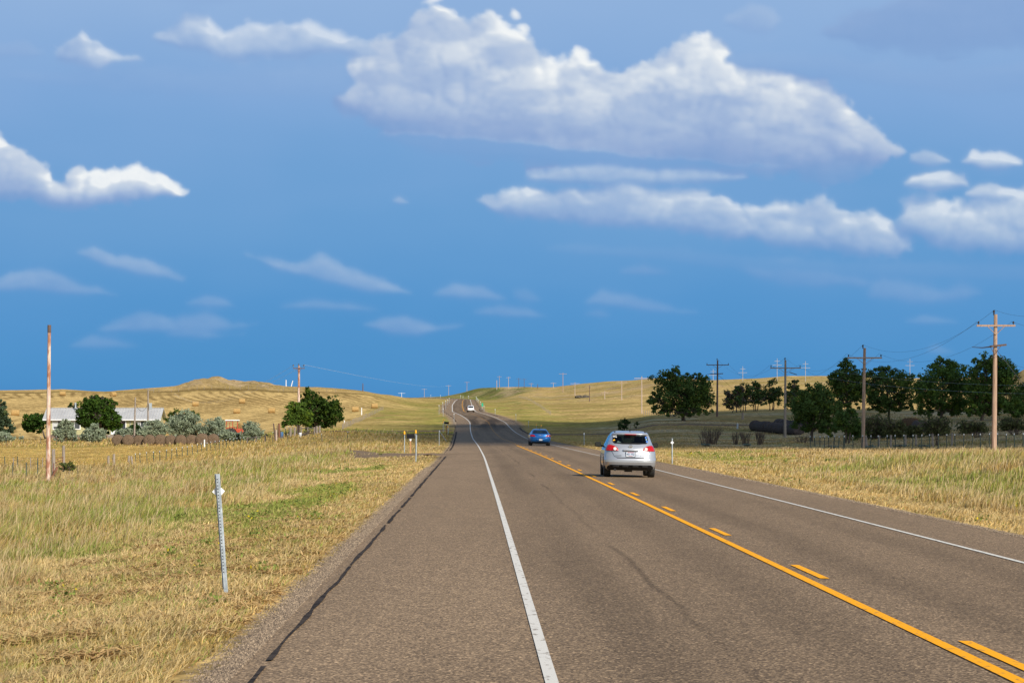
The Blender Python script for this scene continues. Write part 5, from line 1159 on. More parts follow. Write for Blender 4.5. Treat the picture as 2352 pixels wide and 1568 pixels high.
def rail_fence(label, a, b, H, n, mat_=None, diag=False):
    A, B = on(*a), on(*b); root = empty("rail_fence", A, 0, label, "fence"); d = B - A
    for i in range(n):
        p = d * (i / (n - 1)); MB().tube([p + Vector((0, 0, -.3)), p + Vector((0, 0, H * random.uniform(.92, 1.05)))], [.11, .095], 8).build("post", mat_ or M_GREYW, root)
    MB().tube([Vector((0, 0, H * .82)), d + Vector((0, 0, H * .82))], .055, 6).build("rail", mat_ or M_GREYW, root)
    if diag: MB().tube([Vector((0, 0, .1)), d * .5 + Vector((0, 0, H * .8))], .04, 6).build("brace", mat_ or M_GREYW, root)
    return root
rail_fence("low wooden rail fence at the right end of the steel post fence", (568, 360), (609, 356), 1.05, 3, diag=True)
rail_fence("grey wooden gate frame between the two left trees", (692, 374), (722, 372), 1.25, 3, diag=True)
def post(label, vx, Y, top, rad=.1, m=None, lean=0, name="wood_post", group=None, ly=0):
    b = on(vx, Y); H = hz(top, Y) - b.z
    q = MB().tube([(0, 0, -.3), (lean * H * .5, ly * H * .5, H * .5), (lean * H, ly * H, H)], [rad, rad * .95, rad * .9], 9)
    o = q.build(name, m or M_GREYW); o.location = b; return tag(o, label, "post", group)
GW = "old wooden posts by the farm drive and trees"
post("thick weathered gate post at the left of the open brown gate", 122.5, 173, 1031, .13, group=GW)
post("weathered gate post right of the open brown gate, standing higher", 146, 205, 1023, .12, group=GW)
post("short grey post stub by the driveway, left of a pair", 249, 244, 1046, .11, group=GW); post("taller grey post stub by the driveway, next to the left one", 261.5, 246, 1042, .13, group=GW)
post("leaning grey stub of the close pair at the fence start", 295, 248, 1046, .11, group=GW, lean=.06); post("mossy stub of the close pair at the fence start", 304, 250, 1047, .1, group=GW, lean=-.12)
post("pale peeled post left of the smaller bright green tree", 634.5, 352, 987, .13, M_PALEP, group=GW); post("tall leaning dark post crossing behind the pale peeled post", 633, 354, 972, .1, M_WOODD, -.12, group=GW)
post("tall upright reddish post above the blue barrel", 641, 362, 972, .16, M_RUST, group=GW); post("thin dark stake behind the tall reddish post", 636.5, 366, 976, .06, M_WOODD, group=GW)
post("wide split grey post under the smaller bright green tree", 667, 371, 982, .19, group=GW); post("pale split post near that tree's trunk", 677, 375, 981, .17, group=GW)
post("pale thick post right of the dark spiky tree trunk", 727.5, 380, 978, .15, group=GW); post("second pale thick post right of the dark spiky tree", 734, 382, 977, .17, group=GW)
post("lone grey stump post in the shaded pasture below the shelter belt", 1706, 440, 947, .2, group=GW); post("small white capped post in the shaded pasture left of the bale rows", 1694, 380, 972, .13, M_GALV, group=GW)
GM = "small white marker posts in the farm fields"
post("white plastic marker standing before the old bale row", 469.5, 348, 1009, .09, M_WHITE_P, name="marker_post", group=GM)
post("white marker in the hay meadow right of the dark spiky tree", 791, 545, 965, .11, M_WHITE_P, name="marker_post", group=GM)
post("upper white marker near the top of the old wooden fence", 830.5, 700, 936, .13, M_WHITE_P, name="marker_post", group=GM)
post("leaning white post on the left skyline beside the tall single pole", 668.5, 1005, 874, .16, M_WHITE_P, .3, name="marker_post", group=GM); post("upright white post on the left skyline", 657, 1000, 872, .15, M_WHITE_P, name="marker_post", group=GM)

# open field gate, wire pen, barrel, bucket
def gate(label, vx, Y, w, h, rz, swing=0):
    b = on(vx, Y); root = empty("field_gate", b, rz, label, "gate"); f = MB(); r_ = .03
    f.tube([(0, 0, .25), (0, 0, h), (w, 0, h - .25), (w, 0, .05), (0, 0, .25)], r_, 6); f.build("frame", M_RUST, root)
    for k in range(1, 5): MB().tube([(0, 0, lerp(.25, h, k / 5)), (w, 0, lerp(.05, h - .25, k / 5))], .022, 6).build("bar", M_RUST, root)
    MB().tube([(0, 0, .25), (w, 0, h - .25)], .02, 6).build("brace", M_RUST, root)
gate("rust brown tube gate hanging open from the left gate post", 123.5, 172.6, 2.2, 1.15, R(-82))
gate("rust brown tube gate folded against the higher gate post", 144, 204, 2.0, 1.3, R(-100))
rt = empty("brace_post", on(116.5, 170), 0, "dark leaning brace timber against the left gate post", "post"); MB().tube([(-.15, 0, -.1), (.42, 0, 1.0)], .07, 7).build("timber", M_RUST, rt); MB().tube([(.0, .1, -.1), (-.12, .1, .95)], .06, 7).build("stake", M_GREYW, rt)
pn = empty("wire_pen", on(31, 222), 0, "small wire mesh pen with white topped posts at the left edge", "pen")
for i, x in enumerate((0, 1.4, 1.9, 2.4)): MB().box((x, .6 if i == 2 else 0, .5), (.07, .07, 1.1)).build("post", M_GREYW if i != 2 else M_TPOST, pn)
pw = MB()
for z in (.25, .45, .65, .85, 1.0): pw.tube([(0, 0, z), (2.4, 0, z)], .008, 3)
for x in np.arange(0, 2.41, .2): pw.tube([(x, 0, .1), (x, 0, 1.0)], .006, 3)
pw.build("mesh_panel", M_GREYW, pn)
br = MB().lathe([(.26, 0), (.29, .05), (.28, .3), (.3, .45), (.28, .6), (.29, .82), (.26, .88)], 20).build("barrel", mat("blue_plastic", (.05, .14, .30), rough=.5), smooth=True); br.location = on(646, 368); tag(br, "blue plastic barrel at the foot of the tall reddish post", "barrel")
bk = MB().lathe([(.16, 0), (.2, .45), (.21, .62), (.17, .63)], 16).build("bucket", M_WHITE_P, smooth=True); bk.location = on(689.5, 366); tag(bk, "white bucket on the ground between the two left trees", "bucket")
lg = MB().tube([(-.9, 0, .12), (-.2, 0, .4), (.5, .1, .95)], [.2, .16, .1], 8).tube([(-.2, 0, .35), (.3, .1, .55), (1.0, 0, .5)], [.1, .08, .04], 6).build("dead_log", M_BARK); lg.location = on(705, 368); tag(lg, "dark fallen log with a raised limb under the dark spiky tree", "log")
rk = bpy.data.meshes.new("rock_pile"); bm = bmesh.new()
for k in range(4):
    r_ = bmesh.ops.create_icosphere(bm, subdivisions=2, radius=random.uniform(.6, 1.0), matrix=Matrix.Translation((k * 1.1 - 1.6, random.uniform(-1, 1), .4)) @ Matrix.Diagonal((1.5, 1, .8, 1)))
    for v in r_['verts']: v.co += Vector((random.gauss(0, .12), random.gauss(0, .12), random.gauss(0, .1)))
bm.to_mesh(rk); bm.free(); ro = link_mesh("rock_pile", rk, mat("dark_rock", (.05, .04, .03), (.12, .10, .075), scale=1.5)); ro.location = on(1336, 1080); tag(ro, "dark rock heap on the right hillside beside the reddish pole", "rocks")

# ------------------------------------------------------------------ hay bales
def hay_mat(name, c1, c2, ring):
    m = bpy.data.materials.new(name); nt, p = nodes_of(m); L = nt.links.new; p.inputs["Roughness"].default_value = 1; p.inputs["Specular IOR Level"].default_value = 0
    tc = nt.nodes.new("ShaderNodeTexCoord")
    wv = nt.nodes.new("ShaderNodeTexWave"); wv.wave_type = 'RINGS'; wv.rings_direction = 'X'; wv.inputs["Scale"].default_value = ring; wv.inputs["Distortion"].default_value = 5; wv.inputs["Detail"].default_value = 3; L(tc.outputs["Object"], wv.inputs["Vector"])
    nz = nt.nodes.new("ShaderNodeTexNoise"); nz.inputs["Scale"].default_value = 7; nz.inputs["Detail"].default_value = 8; L(tc.outputs["Object"], nz.inputs["Vector"])
    ml = nt.nodes.new("ShaderNodeMath"); ml.operation = 'MULTIPLY_ADD'; ml.inputs[1].default_value = .45; L(wv.outputs["Fac"], ml.inputs[0]); L(nz.outputs[0], ml.inputs[2])
    mr = nt.nodes.new("ShaderNodeMapRange"); mr.inputs[1].default_value = .35; mr.inputs[2].default_value = 1.0; L(ml.outputs[0], mr.inputs[0])
    mx = nt.nodes.new("ShaderNodeMix"); mx.data_type = 'RGBA'; mx.inputs[6].default_value = (*c1, 1); mx.inputs[7].default_value = (*c2, 1); L(mr.outputs[0], mx.inputs[0]); L(mx.outputs[2], p.inputs["Base Color"])
    b = nt.nodes.new("ShaderNodeBump"); b.inputs["Strength"].default_value = .8; b.inputs["Distance"].default_value = .06; L(ml.outputs[0], b.inputs["Height"]); L(b.outputs[0], p.inputs["Normal"])
    return m
M_HAY = hay_mat("fresh_hay", (.27, .165, .06), (.52, .345, .14), 5); M_HAYO = hay_mat("old_hay", (.075, .052, .038), (.22, .155, .10), 4.5); M_HAYG = hay_mat("grey_hay", (.05, .042, .042), (.13, .105, .095), 4.5); M_HAYB = hay_mat("brown_hay", (.06, .036, .022), (.17, .10, .055), 4.5)
def bale_mesh(rad, ln, seed):
    r_ = np.random.default_rng(seed); n = 30; prof = [(.0, -.5), (.5, -.505), (.93, -.49), (.985, -.45), (1, -.25), (.985, -.1), (1.0, .05), (.985, .2), (1, .35), (.98, .46), (.93, .49), (.5, .505), (.0, .5)]
    V = []
    for q, h in prof:
        for k in range(n):
            a = 2 * math.pi * k / n; rr = rad * q * (1 + r_.normal(0, .012)); z = rr * math.sin(a); z = max(z, -rad * .9)
            V.append((h * ln + r_.normal(0, .01), rr * math.cos(a) * (1.03 if math.sin(a) < 0 else 1), z + rad * .9))
    me = np_mesh("hay_bale", np.array(V), quads=grid_quads(len(prof), n, True), smooth=True)
    return me
BM = [bale_mesh(.76, 1.5, i) for i in range(4)]
def bale(label, vx, Y, rz, m, group, s=1.0, i=0, dz=0.0, pos=None):
    me = BM[i % 4].copy(); me.materials.clear(); me.materials.append(m)
    o = link_mesh("hay_bale", me); o.location = (pos if pos is not None else on(vx, Y)) + Vector((0, 0, dz - .03)); o.rotation_euler = (0, 0, rz); o.scale = (s, s, s)
    return tag(o, label, "hay bale", group)
GH = "round hay bales scattered over the cut meadow"
for i, (vx, Y, rz, lab) in enumerate([
    (144, 868, .1, "hay bale high on the meadow, right of the bare pole's upper half"), (260, 875, 1.1, "hay bale on the meadow crest above the large dark house tree"), (35, 632, .1, "dull bale low on the hillside beside the left edge conifer"),
    (449, 812, .1, "hay bale on the slope above the tallest silver bush, left most of the middle group"), (556, 828, .05, "hay bale highest of the middle meadow group"), (544, 748, 0, "hay bale low in the meadow directly above the red tractor"),
    (624, 750, 0, "hay bale in the meadow left of the smaller bright green tree"), (816, 755, .05, "hay bale in the meadow right of the dark spiky tree"), (860, 800, .1, "hay bale near the top of the old wooden fence, right most in the meadow")]):
    bale(lab, vx, Y, rz + random.uniform(-.06, .06), M_HAY, GH, 1.03, i).scale.x = 1.28
bale("pale hay bale half hidden behind the silver bush right of the tractor", 559, 420, .9, M_HAY, None, 1.1, 2, .9)
bale("pale hay bale glimpsed between the silver bushes left of the tallest one", 382, 412, .6, M_HAY, None, 1.0, 1)
GRW = "old brown bales standing in a row before the silver bushes"
ordn = ["left most", "second from left", "third from left", "fourth from left", "fifth from left", "fifth from right", "fourth from right", "third from right", "second from right, slightly raised", "right most"]
for i, px in enumerate([240, 381, 529, 667, 812, 954, 1090, 1230, 1375, 1523]):
    bale(ordn[i] + " weathered brown bale in the row before the silver bushes", (400 + px / 3.36) / 1.7415, 370 + random.uniform(-.4, .4), R(90) + random.uniform(-.06, .06), M_HAYO, GRW, (1.02 if i != 8 else 1.12) * random.uniform(.97, 1.03), i)
GLR = "grey weathered bales packed end to end in two long rows in the shaded pasture"
a0, a1 = Vector((bx(1735, 372), 372, 0)), Vector((bx(1838, 340), 340, 0)); dr = (a1 - a0); rzr = math.atan2(dr.y, dr.x); nrow = int(dr.length / 1.5)
for i in range(nrow):
    p = a0 + dr * (i / nrow); p.z = Tz(p.x, p.y)
    lab = "left end bale of the front long grey row" if i == 0 else ("right end bale of the front long grey row beside the bushy tree" if i == nrow - 1 else "grey bale inside the front long row in the shaded pasture")
    bale(lab, 0, 0, rzr + random.uniform(-.05, .05), M_HAYG, GLR, random.uniform(.92, 1.04), i, pos=p)
b0 = a0 + Vector((4.0, 6.5, 0))
for i in range(nrow - 6):
    p = b0 + dr * (i / nrow); p.z = Tz(p.x, p.y)
    lab = "left end bale of the rear long grey row" if i == 0 else "grey bale inside the rear long row, mostly hidden by the front row"
    bale(lab, 0, 0, rzr + random.uniform(-.05, .05), M_HAYG, GLR, random.uniform(.95, 1.06), i + 1, pos=p)
GBS = "brown bales packed together under the pasture trees"
for i, (vx, Y, lab, m, s) in enumerate([(2112, 334, "front dark bale of the brown stack, its round end showing", M_HAYG, 1.0), (2103, 337.5, "second bale of the brown stack behind the dark front one", M_HAYB, 1.05), (2094, 341, "third bale of the brown stack under the trees", M_HAYB, 1.08), (2085, 344.5, "rear left bale of the brown stack under the trees", M_HAYB, 1.0)]):
    bale(lab, vx, Y, R(112), m, GBS, s * 1.02, i)

# ------------------------------------------------------------------ farmhouse
def house():
    Y = 430.0; x0, x1 = bx(107, Y), bx(362, Y); W = x1 - x0; D = 7.6; b = on(235, Y); zf = b.z
    ze = hz(961, Y) - zf; zr = hz(938, Y + D / 2) - zf; fz = .75
    root = empty("farmhouse", (x0, Y, zf), 0, "long low farmhouse with pale metal roof and yellow green siding behind the bushes", "house")
    M_SID = bpy.data.materials.new("siding"); nt, p = nodes_of(M_SID); p.inputs["Roughness"].default_value = .7
    tc = nt.nodes.new("ShaderNodeTexCoord"); wv = nt.nodes.new("ShaderNodeTexWave"); wv.bands_direction = 'Z'; wv.wave_profile = 'SAW'; wv.inputs["Scale"].default_value = .85
    nt.links.new(tc.outputs["Object"], wv.inputs["Vector"]); bp = nt.nodes.new("ShaderNodeBump"); bp.inputs["Distance"].default_value = .05; nt.links.new(wv.outputs["Fac"], bp.inputs["Height"]); nt.links.new(bp.outputs[0], p.inputs["Normal"])
    p.inputs["Base Color"].default_value = (.46, .44, .24, 1)
    w = MB().box((W / 2, D / 2, (ze + fz) / 2), (W, D, ze - fz))
    for xx in (0, W): w.add([(xx, 0, ze), (xx, D, ze), (xx, D / 2, zr - .12)], [(0, 1, 2) if xx else (2, 1, 0)])
    w.build("wall", M_SID, root)
    MB().box((W / 2, D / 2, fz / 2 - .2), (W + .06, D + .06, fz + .4)).build("foundation", mat("brown_skirting", (.12, .08, .06), (.2, .14, .11), scale=2), root)
    M_RF = mat("metal_roofing", (.42, .41, .39), (.49, .48, .455), scale=.6, rough=.5, metal=.1)
    ov = .55; rf = MB(); sl = (zr - ze) / (D / 2); zl = ze - sl * ov
    for sgn in (0, 1):
        yA, yB = (-ov, D / 2) if not sgn else (D + ov, D / 2)
        A = [(-ov, yA, zl), (W + ov, yA, zl), (W + ov, yB, zr), (-ov, yB, zr)]; Bq = [(p_[0], p_[1], p_[2] + .10) for p_ in A]
        rf.add(A + Bq, [(0, 1, 2, 3), (7, 6, 5, 4), (0, 4, 5, 1), (1, 5, 6, 2), (2, 6, 7, 3), (3, 7, 4, 0)])
    for x in np.arange(-ov, W + ov + .01, .46): rf.box((x, (D / 2 - ov) / 2, (zl + zr) / 2 + .125), (.05, math.hypot(D / 2 + ov, zr - zl), .05), rx=math.atan2(zr - zl, D / 2 + ov))
    r_ = rf.build("roof", M_RF, root)
    MB().box((W / 2, D / 2, zr + .13), (W + 2 * ov, .3, .06)).build("ridge_cap", M_RF, r_)
    MB().box((W / 2, -ov - .03, zl + .03), (W + 2 * ov, .06, .16)).build("fascia", M_WHITE_P, r_)
    ch = MB().lathe([(.13, -.4), (.13, .75), (.2, .78), (.2, .88), (.05, .95)], 12, 'Z', (bx(167, Y) - x0, D / 2 - .8, zr)).build("stove_pipe", M_GALV, r_)
    M_PANE = mat("window_glass", (.05, .06, .075), rough=.08, spec=.8); M_SCR = mat("pale_blind", (.5, .52, .52), rough=.6)
    for vx, ww, hh, zc in ((132, 1.3, 1.35, 2.35), (171, 1.7, 1.1, 2.25), (276, 1.7, 1.9, 2.0), (323, 1.9, .9, 2.45)):
        xx = bx(vx, Y) - x0; f = MB()
        for s in (-1, 1): f.box((xx + s * (ww / 2 + .06), -.04, zc), (.13, .09, hh + .26)); f.box((xx, -.045, zc + s * (hh / 2 + .06)), (ww, .09, .13))
        f.box((xx, -.035, zc), (.07, .06, hh)); wf = f.build("window", M_WHITE_P, root)
        MB().box((xx, -.012, zc), (ww, .02, hh)).build("pane", M_PANE, wf); MB().box((xx - ww / 4, -.027, zc + hh * .12), (ww / 2 - .1, .012, hh * .7)).build("blind", M_SCR, wf)
    xx = bx(262, Y) - x0; d = MB().box((xx, -.03, 1.85), (1.0, .08, 2.1)).build("door", M_WHITE_P, root); MB().lathe([(.04, 0), (.05, .05)], 10, 'Y', (xx + .38, -.12, 1.8)).build("handle", M_GALV, d)
    MB().box((xx, -.7, fz / 2), (1.8, 1.3, fz)).build("doorstep", M_GREYW, root)
    MB().tube([(bx(299, Y) - x0, -.06, fz), (bx(299, Y) - x0, -.06, ze)], .05, 6).build("downpipe", M_GALV, root)
    MB().tube([(W + .1, D / 2, zr - .5), (W + .1, D / 2, zr - .9)], .12, 8).build("gable_vent", M_WHITE_P, root)
house()

# ------------------------------------------------------------------ red tractor
def tractor():
    b = on(540, 398); root = empty("tractor", b + Vector((0, 0, .25)), R(4), "old red tractor with white cab roof half hidden among the silver bushes", "tractor")
    M_RED = mat("red_paint", (.38, .045, .018), (.50, .08, .03), scale=3, rough=.5); M_RUB = mat("rubber", (.02, .019, .018), (.05, .045, .04), scale=6, rough=.9)
    def wheel(x, y, r_, w):
        prof = [(r_ * .55, -w / 2), (r_ * .9, -w / 2), (r_, -w * .35), (r_, w * .35), (r_ * .9, w / 2), (r_ * .55, w / 2)]
        t = MB().lathe(prof, 22, 'Y', (x, y, r_))
        for k in range(14):
            a = k / 14 * 2 * math.pi; t.box((x + math.cos(a) * r_, y, r_ + math.sin(a) * r_), (.1, w * .9, .1), ry=-a, rz=0)
        wo = t.build("wheel", M_RUB, root); MB().lathe([(.05, -w * .3), (r_ * .56, -w * .25), (r_ * .5, w * .25), (.05, w * .35)], 18, 'Y', (x, y, r_)).build("rim", M_RED, wo)
    for y in (-.85, .85): wheel(-.6, y, .82, .45); wheel(1.75, y * .85, .46, .25)
    MB().box((1.15, 0, 1.28), (1.9, .72, .62), bevel=.07).build("hood", M_RED, root); MB().box((2.12, 0, 1.22), (.06, .62, .55)).build("grille", M_BLACK, root)
    MB().box((.6, 0, .82), (3.0, .42, .35)).build("chassis", M_RED, root)
    c = MB(); 
    for x in (-1.25, -.35, .35):
        for y in (-.68, .68): c.box((x, y, 1.95), (.09, .09, 1.6))
    for y in (-.68, .68): c.box((-.45, y, 1.25), (1.7, .07, .42)); c.box((-.8, y, 2.68), (.9, .08, .1)); c.box((-.8, y, 1.85), (.05, .05, 1.3))
    c.box((-1.25, 0, 1.3), (.07, 1.3, .5)); c.build("cab", M_RED, root)
    MB().box((-.4, 0, 2.80), (2.15, 1.7, .16), bevel=.05).build("cab_roof", M_WHITE_P, root)
    MB().box((.42, -.72, 2.66), (.2, .1, .12)).build("lamp", M_BLACK, root); MB().tube([(1.3, .2, 1.5), (1.3, .2, 2.35)], .05, 8).build("exhaust_pipe", M_BLACK, root)
    MB().box((-.55, 0, 1.35), (.5, .5, .12)).box((-.78, 0, 1.68), (.1, .5, .55)).build("seat", M_BLACK, root)
    MB().tube([(.1, 0, 1.5), (-.1, 0, 1.8)], .03, 6).lathe([(.2, 0), (.22, .02), (.2, .04)], 14, 'Z', (-.1, 0, 1.8)).build("steering_wheel", M_BLACK, root)
    for y in (-.85, .85): MB().tube([(-.6 + .95 * math.cos(a), y, .82 + .95 * math.sin(a)) for a in np.linspace(.3, 2.6, 9)], .06, 6).build("fender", M_RED, root)
tractor()

# ------------------------------------------------------------------ mailboxes, delineators, signs along the road
M_POSTW = mat("brown_post", (.34, .17, .075), (.46, .25, .12), scale=5, rough=.9, stretch=(4, 4, .4))
def mailbox(label, vx, Y, top, ln, red=False):
    b = on(vx, Y); H = hz(top, Y) - b.z; root = empty("mailbox", b, R(3), label, "mailbox"); hb = .30
    v = []; f = []; n = 10
    prof = [(-.13, 0), (.13, 0)] + [(.13 * math.cos(a), .16 + .14 * math.sin(a)) for a in np.linspace(0, math.pi, n)]
    for s in (-.5, .5):
        for (y, z) in prof: v.append((s * ln, y, H - hb + z))
    m = len(prof); f = [tuple(range(m))[::-1], tuple(range(m, 2 * m))] + [(i, (i + 1) % m, m + (i + 1) % m, m + i) for i in range(m)]
    MB().add(v, f).build("box", M_BLACK, root); dd = MB().box((ln / 2 + .012, 0, H - hb + .14), (.02, .25, .25)).build("door", M_BLACK, root); MB().box((ln / 2 + .03, 0, H - hb + .25), (.03, .06, .03)).build("handle", M_GALV, dd)
    MB().add([(-.09, -.06, H - hb), (.09, -.06, H - hb), (.035, -.06, H - hb - .17), (-.035, -.06, H - hb - .17), (-.09, .06, H - hb), (.09, .06, H - hb), (.035, .06, H - hb - .17), (-.035, .06, H - hb - .17)], [(0, 3, 2, 1), (4, 5, 6, 7), (0, 1, 5, 4), (1, 2, 6, 5), (2, 3, 7, 6), (3, 0, 4, 7)]).build("bracket", M_WHITE_P, root)
    MB().box((0, 0, (H - hb - .15) / 2 - .15), (.095, .095, H - hb - .15 + .3)).build("post", M_RUST if red else M_POSTW, root)
mailbox("large black mailbox on a brown wooden post at the near driveway", 942.9, 178, 995.7, .49)
mailbox("small distant black mailbox on a reddish post at the second driveway", 1025.5, 392, 968.5, .68, True)
def u_channel(h, w=.075, d=.035, t=.006):
    """flanged U post seen from the road, with punched holes along the web"""
    m = MB(); o = [(-w * .72, d), (-w * .36, d), (-w * .30, 0), (w * .30, 0), (w * .36, d), (w * .72, d)]
    P = [(x, y) for x, y in o] + [(x * (1.0), y + t) for x, y in o[::-1]]
    n = len(P); v = [(x, y, -.25) for x, y in P] + [(x, y, h) for x, y in P]
    m.add(v, [(i, (i + 1) % n, n + (i + 1) % n, n + i) for i in range(n)] + [tuple(range(n))[::-1], tuple(range(n, 2 * n))]); return m
def delineator(label, vx, Y, top, head="dot", lean=0.0, near=False, face=1, m=None, group="thin metal delineator posts beside the highway", name="delineator"):
    b = on(vx, Y); H = hz(top, Y) - b.z; root = empty(name, b, 0, label, "road marker", group); root.rotation_euler = (0, lean, 0); H = H / math.cos(lean)
    w = .041 if near else max(.042, .00007 * Y)
    u_channel(H, w).build("post", m or M_GALV, root, fix=True)
    if near:
        q = MB()
        for k in range(30): 
            z = H - .06 - k * .028 * 1.3
            q.lathe([(.0065, -.002), (.0065, .001)], 8, 'Y', (0, -.0005, z))
        q.build("hole", M_BLACK, root)
    if head == "diamond":
        s = .074 if near else .085; y = .05 if face > 0 else -.012
        MB().add([(0, y, H - .2 + s), (s, y, H - .2), (0, y, H - .2 - s), (-s, y, H - .2), (0, y + .006, H - .2 + s), (s, y + .006, H - .2), (0, y + .006, H - .2 - s), (-s, y + .006, H - .2)], [(0, 3, 2, 1), (4, 5, 6, 7), (0, 1, 5, 4), (1, 2, 6, 5), (2, 3, 7, 6), (3, 0, 4, 7)]).build("reflector", M_WHITE_P, root)
    elif head == "amber":
        s = .068 if Y < 300 else .095; MB().tube([(0, -.03, H - .17), (0, -.03, H - .05)], s * .9, 10).lathe([(s * .9, -.05), (s * .75, 0), (s * .35, .04), (.01, .05)], 10, 'Z', (0, -.03, H)).build("reflector", M_AMBER, root)
    elif head == "dot":
        s = .045 + .00007 * Y; MB().lathe([(s * .2, -.02), (s, -.015), (s, .01), (s * .2, .015)], 12, 'Y', (0, -.04, H - .06)).build("reflector", M_WHITE_P, root)
    return root
delineator("nearest leaning steel post with punched holes and pale diamond plate, left verge", 518, 30.7, 1088, "diamond", R(-4.0), True)
delineator("plain grey steel post standing just in front of the black mailbox", 955, 136, 999, "none", R(1.5))
delineator("left amber capped post behind the near black mailbox", 929, 183, 991, "amber", group="amber capped driveway markers"); delineator("right amber capped post behind the near black mailbox", 955, 178, 988.5, "amber", group="amber capped driveway markers")
delineator("grey post between the two driveways, beside a fallen white headed one", 1008.7, 246, 988, "none"); delineator("white headed post leaning far to the left between the driveways", 1025.5, 300, 989, "dot", R(-34))
delineator("near amber post at the far black mailbox", 1028.8, 370, 978.6, "amber", group="amber capped driveway markers"); delineator("farther amber post right of the far black mailbox", 1030.5, 400, 971, "amber", group="amber capped driveway markers")
delineator("right amber post left of the far black mailbox", 1019.6, 430, 963, "amber", group="amber capped driveway markers"); delineator("left amber post of the pair left of the far black mailbox", 1017.4, 420, 967.5, "amber", group="amber capped driveway markers")
delineator("amber post on the right verge seen just above the blue car's roof", 1243, 372, 976, "amber", group="amber capped driveway markers"); delineator("amber post on the right verge left of the one above the blue car", 1232, 382, 974, "amber", group="amber capped driveway markers")
delineator("post with white diamond on the right verge beside the silver car", 1544, 131, 1006.5, "diamond", 0, False, -1)
delineator("white headed post on the right verge between the two cars", 1341.6, 250, 994, "dot")
LD = [(1042.7, 528, 950, "white headed post left of the road near the dip"), (1018, 640, 938, "left post at the narrow of the climb, lowest of the upper left row"), (1008.5, 690, 930.5, "second left post going up the climb"), (1017, 760, 924, "third left post going up the climb"), (1023.7, 850, 920, "fourth left post going up the climb"), (1028.3, 950, 917.5, "fifth left post going up the climb"), (1031.8, 1060, 914.3, "topmost left post of the climb")]
for vx, Y, tp, lab in LD: delineator(lab, vx, Y, tp, "dot")
RD = [(1214, 468, 967, "white headed post on the right verge left of the blue car"), (1185, 545, 951, "white headed post on the right verge above the blue car"), (1137.3, 680, 939.7, "right post beside the white pickup, lowest of the upper right row"), (1111.8, 800, 932.5, "right post just below the green marker sign"), (1103.5, 960, 922.5, "right post just above the green marker sign"), (1099.7, 1060, 918.5, "second right post above the green sign"), (1097.4, 1160, 916.2, "third right post above the green sign"), (1095.4, 1260, 914.2, "fourth right post above the green sign"), (1093.8, 1360, 911.5, "topmost right post of the climb"),
      (1057.8, 1600, 907.8, "left most of three pale posts standing on the road crest"), (1063.5, 1580, 910.2, "short tan post in the middle of the road crest"), (1076, 1590, 908.8, "right most of three pale posts standing on the road crest"), (1011.5, 1640, 907.5, "pale post on the curve beyond the crest"), (989.5, 1690, 906.5, "farthest left pale post where the curve vanishes")]
for vx, Y, tp, lab in RD: delineator(lab, vx, Y, tp, "dot")
sg = empty("mile_marker", on(1107.6, 850), 0, "small green mile marker sign on a post right of the climbing road", "sign"); Hs = hz(925.5, 850) - on(1107.6, 850).z
MB().box((0, 0, Hs / 2 - .1), (.12, .05, Hs + .2)).build("post", M_GALV, sg); MB().box((.05, -.06, Hs - .5), (.56, .02, 1.05), bevel=.008).build("panel", mat("sign_green", (.01, .36, .20), rough=.5), sg)

# ------------------------------------------------------------------ cars
M_GLASS = bpy.data.materials.new("car_glass"); M_GLASS.use_nodes = True
_nt = M_GLASS.node_tree; [_nt.nodes.remove(n) for n in list(_nt.nodes)]
_o = _nt.nodes.new("ShaderNodeOutputMaterial"); _t = _nt.nodes.new("ShaderNodeBsdfTransparent"); _t.inputs[0].default_value = (.36, .44, .42, 1)
_g = _nt.nodes.new("ShaderNodeBsdfGlossy"); _g.inputs["Roughness"].default_value = .03; _g.inputs[0].default_value = (.9, .95, 1, 1); _m = _nt.nodes.new("ShaderNodeMixShader"); _f = _nt.nodes.new("ShaderNodeFresnel"); _f.inputs[0].default_value = 1.4
_nt.links.new(_f.outputs[0], _m.inputs[0]); _nt.links.new(_t.outputs[0], _m.inputs[1]); _nt.links.new(_g.outputs[0], _m.inputs[2]); _nt.links.new(_m.outputs[0], _o.inputs[0])
M_RUBBER = mat("tyre_rubber", (.012, .012, .012), (.022, .021, .02), scale=12, rough=.85); M_RIM = mat("alloy", (.45, .46, .48), rough=.3, metal=.8); M_TRIM = mat("black_trim", (.009, .009, .010), rough=.7, spec=.25)
M_LAMP = mat("red_lens", (.34, .004, .006), (.50, .008, .010), scale=20, rough=.2, coat=.3); M_CLEAR = mat("clear_lens", (.75, .72, .70), rough=.15, coat=1); M_CHROME = mat("chrome", (.7, .72, .75), rough=.12, metal=1)
M_SEAT = mat("seat_fabric", (.035, .035, .038), rough=.9); M_MIR = mat("mirror_glass", (.07, .085, .10), rough=.12, metal=1); M_PLATE = mat("plate_white", (.62, .66, .70), (.48, .56, .68), scale=4, rough=.5)
def car_paint(name, c, metal=.5, rough=.32):
    m = mat(name, c, rough=rough, metal=metal, coat=.8); return m
